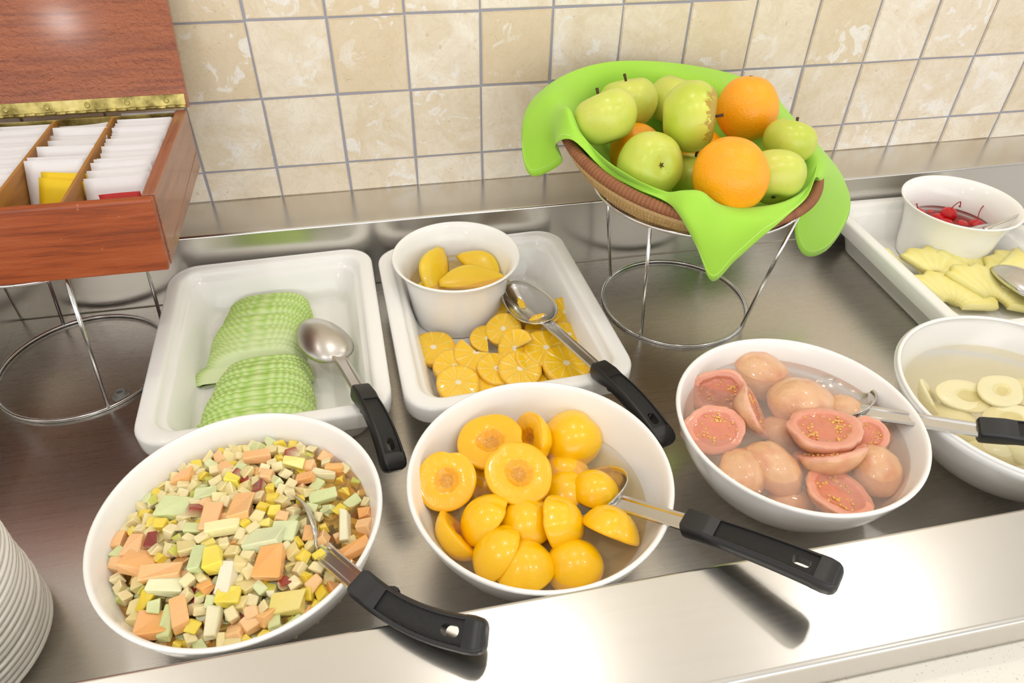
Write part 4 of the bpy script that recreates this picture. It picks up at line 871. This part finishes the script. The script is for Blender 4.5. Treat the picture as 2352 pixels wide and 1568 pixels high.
for i, (px, py, z, R, nrm, sp, span, w) in enumerate([
 (2068, 610, .034, .040, (.6, -.1, .8), 1.2, .28, 'at the far left, leaning on the pan wall'), (2150, 640, .034, .062, (-.05, -.25, .95), -.35, .42, 'in the left middle, fanned and palest'),
 (2185, 618, .028, .05, (.1, -.35, .9), -.2, .3, 'just in front of the cherry pot'), (2235, 640, .030, .062, (.1, -.3, .92), -.3, .35, 'long one behind the broad slice'),
 (2262, 640, .042, .105, (.05, -.3, .95), -1.15, .24, 'broad one with radiating fibres at the right'), (2190, 705, .026, .07, (0, -.2, .97), -.2, .36, 'in front, partly behind the pear bowl'), (2130, 665, .022, .05, (0, -.2, .97), -.9, .35, 'low against the left wall'),
 (2290, 700, .030, .08, (.05, -.2, .97), -.6, .4, 'nearest the front at the right edge'), (2370, 650, .030, .07, (.05, -.2, .97), .3, .4, 'under the spoon at the right edge')]):
    o = make_pine(R, .011, i * 1.9, span); o.matrix_world = place(at(px, py, z), nrm, sp); tag(o, 'pineapple slice ' + w + ' of the pineapple pan', 'pineapple', 'pineapple slices')

# ------------------------------------------------------------------ sliced green melon
GA, GB, GC_ = hx('A9D64E'), hx('D6EC9C'), hx('EAF5CC')
def make_melon(w, h, th, sd, pale=0.0, nt=23):
    """one thin slice: an arched slab, nicked across its outer edge"""
    V, F, K = [], [], []; n = nt * 2
    arch = []
    for i in range(n + 1):
        t = pi * i / n; nick = (i % 2); e = .62
        x = -cos(t); z = sin(t); x = math.copysign(abs(x) ** e, x); z = abs(z) ** .72
        s = 1 + (.010 if nick else -.010) + .02 * noise.noise((x * 2 + sd, z * 2, sd)); arch.append((x * w / 2 * s, z * h * s, nick, t))
    for y in (-th / 2, -th * .15, th / 2):
        for x, z, nick, t in arch:
            c_ = mix3(GA, GB, 1.0 if nick else .0); c_ = mix3(c_, GC_, max(0, min(1, pale * (.3 + .9 * (x / w + .5))))); V.append((x, y, z + (.0004 if y < 0 else 0))); K.append(c_)
    m = len(arch)
    for r in range(2):
        for i in range(m - 1): F.append((r * m + i, r * m + i + 1, (r + 1) * m + i + 1, (r + 1) * m + i))
    for y, rev in ((-th / 2, False), (th / 2, True)):
        b = len(V)
        for x, z, nick, t in arch: V.append((x * .80, y, z * .78)); K.append(mix3(GB, GC_, .75))
        V.append((0, y, 0.0)); K.append(GC_); c0 = len(V) - 1; off = 0 if y < 0 else 2 * m
        for i in range(m - 1): F += [(off + i, off + i + 1, b + i + 1, b + i), (b + i, b + i + 1, c0)]
        F += [(off, b, c0), (off + m - 1, c0, b + m - 1)]
    F.append((0, m - 1, 3 * m - 1, 2 * m)) if False else None
    return recalc(meshobj('melon_slice', V, F, M['melon'], None, True, K))
# upper heap: from the back of the pan forwards; lower heap in front of it
def heap(n, p_back, p_front, w0, w1, h0, h1, lean0, lean1, rz, lab, grp, gap=None, pale=lambda f: 0, peak=.5):
    for i in range(n):
        f = i / (n - 1); p = Vector(p_back).lerp(Vector(p_front), f); w = w0 + (w1 - w0) * f; h = (h0 + (h1 - h0) * f) * (.80 + .20 * sin(pi * min(1, f / (2 * peak))) if f < peak else 1.0 - .12 * ((f - peak) / (1 - peak)) ** 2)
        o = make_melon(w * random.uniform(.985, 1.015), h * random.uniform(.945, 1.04), .0072, i * 1.3 + n, pale(f))
        o.matrix_world = Matrix.Translation((p.x + random.uniform(-.0028, .0028), p.y, .0088)) @ Matrix.Rotation(rz + random.uniform(-.015, .015), 4, 'Z') @ Matrix.Rotation(lean0 + (lean1 - lean0) * f, 4, 'X')
        tag(o, 'thin green melon slice, ' + nth(i) + ' from the back of the ' + lab, 'melon slice', grp)
heap(15, (-.026, -.172, 0), (-.040, -.290, 0), .112, .122, .044, .044, radians(-28), radians(-34), radians(1), 'back melon heap', 'melon slices in the back heap', pale=lambda f: max(0, (f - .62) * 1.5))
o = make_melon(.10, .03, .0065, 91, .2); o.matrix_world = Matrix.Translation((-.062, -.302, .0125)) @ Matrix.Rotation(.12, 4, 'Z') @ Matrix.Rotation(radians(-70), 4, 'X'); tag(o, 'single green melon slice fallen flat between the two melon heaps', 'melon slice', 'melon slices in the back heap')
heap(18, (-.022, -.312, 0), (-.030, -.432, 0), .108, .142, .046, .050, radians(-20), radians(-16), radians(2), 'front melon heap', 'melon slices in the front heap', pale=lambda f: .1)

# ------------------------------------------------------------------ diced fruit salad
KINDS = {  # name: (label, colours, size range, group)
 'apple_cube': ('small cream apple cube among the fruit salad', ['F4E6B2', 'F1E0A0', 'F6EBC4', 'EEDC98', 'F3E3AE'], (.0095, .0145)),
 'pineapple_cube': ('small bright yellow pineapple cube in the fruit salad', ['F6DC3E', 'F2D428', 'F6E36A'], (.009, .014)),
 'cantaloupe_cube': ('small orange cantaloupe cube in the fruit salad', ['FABD72', 'F8B05E', 'FBC88C'], (.010, .016)),
 'honeydew_cube': ('small pale green honeydew cube in the fruit salad', ['DDE4AC', 'D6DFA0', 'E4E9BE'], (.010, .016)),
 'peel_cube': ('small fruit salad cube with a strip of dark red apple peel', ['EADDB0'], (.009, .013))}
def chunk(name, cols, s, rr, skin=None, dims=None):
    d = dims or [s * rr.uniform(.7, 1.25), s * rr.uniform(.7, 1.1), s * rr.uniform(.55, .95)]
    bm = bmesh.new(); bmesh.ops.create_cube(bm, size=1)
    for v in bm.verts: v.co = Vector((v.co.x * d[0], v.co.y * d[1], v.co.z * d[2])) + Vector((rr.uniform(-1, 1), rr.uniform(-1, 1), rr.uniform(-1, 1))) * min(d) * .24
    bmesh.ops.bevel(bm, geom=list(bm.edges), offset=min(d) * .09, segments=1, affect='EDGES')
    V = [v.co.copy() for v in bm.verts]; bm.verts.index_update(); F = [[v.index for v in f.verts] for f in bm.faces]; bm.free()
    base = hx(rr.choice(cols)); K = []
    for v in V: K.append(hx(skin) if skin and v.z > d[2] * .30 else mix3(base, hx('FFFFFF'), rr.uniform(0, .12)))
    return V, F, K
rr = random.Random(11); protos = {}
for kn, (lb, cols, sz) in KINDS.items():
    protos[kn] = []
    for q in range(9 if kn == 'apple_cube' else 5):
        sk = rr.choice(['8E2A20', 'A03828']) if kn == 'peel_cube' else ('CDD060' if kn == 'apple_cube' and q == 3 else None)
        V, F, K = chunk(kn, cols, rr.uniform(*sz), rr, sk); me_o = meshobj(kn, V, F, M['dice'], None, False, K); protos[kn].append(me_o.data); bpy.data.objects.remove(me_o)
SLV = .079
def mound(x, y):
    dx, dy = x - BS.x, y - BS.y; r = sqrt(dx * dx + dy * dy) / .113
    h = SLV - .001 + .016 * max(0, 1 - r * r) - .010 * exp(-(((dx - .075) / .035) ** 2 + ((dy - .03) / .055) ** 2)) + .004 * exp(-(((dx + .05) / .06) ** 2 + ((dy + .03) / .06) ** 2))
    return h
# large recognisable chunks, placed where they lie
BIG = [(421, 1099, 'cantaloupe_chunk', (.020, .016, .012), 'FABB70', 'large cantaloupe chunk at the upper left'), (555, 1164, 'cantaloupe_chunk', (.021, .030, .012), 'FBC07A', 'large cantaloupe chunk at the top centre'),
 (485, 1187, 'cantaloupe_chunk', (.018, .034, .010), 'FAC282', 'tall cantaloupe slab left of centre'), (626, 1294, 'cantaloupe_chunk', (.024, .036, .016), 'FAB05A', 'big cantaloupe block beside the spoon shaft'),
 (320, 1290, 'cantaloupe_chunk', (.030, .026, .010), 'FABB70', 'wide cantaloupe piece at the left'), (375, 1314, 'cantaloupe_chunk', (.036, .018, .012), 'FBC07C', 'long cantaloupe piece at the lower left'),
 (348, 1440, 'cantaloupe_chunk', (.024, .028, .012), 'F9B566', 'cantaloupe block at the front left wall'), (412, 1410, 'cantaloupe_chunk', (.014, .028, .010), 'FABD76', 'narrow cantaloupe piece near the front'),
 (270, 1240, 'cantaloupe_chunk', (.016, .018, .010), 'FABD76', 'cantaloupe piece against the left wall'), (812, 1262, 'cantaloupe_chunk', (.034, .012, .010), 'F9B566', 'cantaloupe sliver beside the right rim'), (590, 1050, 'cantaloupe_chunk', (.026, .013, .010), 'FABE7C', 'cantaloupe piece at the back'),
 (768, 1078, 'cantaloupe_chunk', (.018, .012, .010), 'FAB65C', 'cantaloupe piece floating at the back right'), (700, 1099, 'cantaloupe_chunk', (.020, .011, .010), 'F9B46A', 'cantaloupe piece right of the back centre'), (310, 1255, 'cantaloupe_chunk', (.016, .024, .010), 'FBC284', 'second cantaloupe piece from the left wall'),
 (400, 1165, 'honeydew_chunk', (.030, .024, .010), 'D8E3A4', 'large honeydew slab at the upper left'), (475, 1132, 'honeydew_chunk', (.022, .015, .010), 'DBE5AE', 'honeydew block at the back'), (610, 1237, 'honeydew_chunk', (.034, .022, .010), 'E0E9BE', 'large honeydew wedge in the middle'),
 (655, 1222, 'honeydew_chunk', (.022, .024, .010), 'DBE5AE', 'honeydew slab beside the spoon bowl'), (455, 1285, 'honeydew_chunk', (.014, .026, .010), 'D2E0A6', 'honeydew lens in the centre'), (384, 1428, 'honeydew_chunk', (.012, .034, .010), 'D2D992', 'long honeydew stick at the front left'), (740, 1142, 'honeydew_chunk', (.028, .014, .010), 'D6E0A0', 'honeydew piece at the right'),
 (512, 1212, 'pineapple_chunk', (.030, .013, .010), 'F4EDB0', 'long pineapple stick in the middle'), (380, 1344, 'melon_rind_chunk', (.032, .017, .012), 'EFF0C6', 'wide whitish melon chunk at the lower left'), (490, 1285, 'pineapple_chunk', (.016, .026, .012), 'F4E24C', 'bright pineapple block in the centre'), (675, 1065, 'pineapple_chunk', (.024, .013, .010), 'F6EC8A', 'pale pineapple block at the back'),
 (660, 1385, 'pineapple_chunk', (.030, .020, .012), 'F0DE80', 'big pineapple block at the front right'), (535, 1105, 'pineapple_chunk', (.014, .014, .012), 'F6E640', 'vivid pineapple cube behind the centre'), (525, 1365, 'pineapple_chunk', (.020, .018, .012), 'F2DC38', 'pineapple block near the front centre'), (790, 1210, 'apple_stick', (.010, .036, .010), 'EFEBC8', 'apple stick near the right wall'),
 (490, 1430, 'apple_stick', (.012, .028, .010), 'EDE6C0', 'apple stick near the front wall'), (520, 1330, 'apple_stick', (.012, .030, .010), 'F2E8CE', 'pink-edged apple sliver in the front middle'), (745, 1092, 'apple_stick', (.026, .010, .009), 'EFE8BC', 'apple stick at the back right')]
taken = []; BIGP = []
for q, (px, py, nm, dims, col, lab) in enumerate(BIG):
    z = .088
    for _ in range(4): p = at(px, py, z); z = mound(p.x, p.y) + dims[2] * .35
    p = at(px, py, z); V, F, K = chunk(nm, [col], .02, rr, None, [d * .92 for d in dims]); o = meshobj(nm, V, F, M['dice'], None, False, K)
    o.matrix_world = Matrix.Translation(p) @ Matrix.Rotation(rr.uniform(-.25, .25), 4, 'Z') @ Matrix.Rotation(rr.uniform(-.3, .15), 4, 'X') @ Matrix.Rotation(rr.uniform(-.25, .25), 4, 'Y')
    tag(o, lab + ' of the salad bowl', 'fruit chunk', 'large chunks in the fruit salad'); taken.append((p.x, p.y, max(dims[0], dims[1]) * .40)); BIGP.append((p.x, p.y, lab))
def put_dice(kn, x, y, z, stuff=None):
    me = rr.choice(protos[kn]); mt = Matrix.Translation((x, y, z)) @ Matrix.Rotation(rr.uniform(0, 6.28), 4, 'Z') @ Matrix.Rotation(rr.uniform(-.5, .5), 4, 'X') @ Matrix.Rotation(rr.uniform(-.5, .5), 4, 'Y')
    if stuff is not None:
        b = len(stuff[0]); stuff[0].extend([mt @ v.co for v in me.vertices]); stuff[1].extend([tuple(b + i for i in p_.vertices) for p_ in me.polygons]); stuff[2].extend([tuple(d.color) for d in me.color_attributes['Col'].data]); return
    o = bpy.data.objects.new(kn, me); C.objects.link(o); o.matrix_world = mt; dice.append((kn, o, x, y)); return o
def pick(): return rr.choices(['apple_cube', 'pineapple_cube', 'cantaloupe_cube', 'honeydew_cube', 'peel_cube'], [.58, .17, .12, .10, .03])[0]
pts = []; tries = 0; dice = []
while len(pts) < 262 and tries < 40000:
    tries += 1; a = rr.uniform(0, 2 * pi); r = .1105 * sqrt(rr.random()); x, y = BS.x + r * cos(a), BS.y + r * sin(a); dx, dy = x - BS.x, y - BS.y
    if any((x - tx) ** 2 + (y - ty) ** 2 < (tr_ + .004) ** 2 for tx, ty, tr_ in taken): continue
    sparse = exp(-(((dx - .085) / .03) ** 2 + ((dy - .03) / .05) ** 2)); md = .0088 + .006 * sparse
    if any((x - a_) ** 2 + (y - b_) ** 2 < md * md for a_, b_ in pts): continue
    pts.append((x, y)); put_dice(pick(), x, y, mound(x, y) + rr.uniform(-.001, .003))
SHORT = {'apple_cube': 'small cream apple cube', 'pineapple_cube': 'small yellow pineapple cube', 'cantaloupe_cube': 'small orange cantaloupe cube', 'honeydew_cube': 'small honeydew cube', 'peel_cube': 'small red-peeled cube'}
seen = {}
for kn, o, x, y in dice:
    bi = min(range(len(BIGP)), key=lambda q: (BIGP[q][0] - x) ** 2 + (BIGP[q][1] - y) ** 2); bx, by, bl = BIGP[bi]; dd = sqrt((bx - x) ** 2 + (by - y) ** 2)
    dr = ['right of', 'behind', 'left of', 'in front of'][int(((math.degrees(math.atan2(y - by, x - bx)) + 45) % 360) // 90)]
    seen.setdefault((kn, bi, dr), []).append((dd, o, bl))
for (kn, bi, dr), lst in seen.items():
    for q, (dd, o, bl) in enumerate(sorted(lst, key=lambda t: t[0])):
        tag(o, SHORT[kn] + ' ' + (['', 'second ', 'third ', 'fourth ', 'fifth ', 'sixth ', 'seventh '][q]) + dr + ' the ' + bl, 'fruit cube', SHORT[kn].replace('small ', '').replace('cube', 'cubes') + ' in the fruit salad')
st = ([], [], [])
for q in range(620):
    a = rr.uniform(0, 2 * pi); r = .108 * sqrt(rr.random()); x, y = BS.x + r * cos(a), BS.y + r * sin(a)
    put_dice(pick(), x, y, mound(x, y) - rr.uniform(.005, .012), st)
o = meshobj('diced_fruit', st[0], st[1], M['dice'], None, False, st[2]); o['kind'] = 'stuff'; tag(o, 'small fruit dice packed beneath the top layer of the fruit salad', 'diced fruit')
liquid('salad_juice', BS, SLV, syrup('salad_juice', 'F4DCA8', 'E8C480', .16), clear('salad_juice_body', 'FCECC8'), 'thin amber juice between the fruit salad cubes')
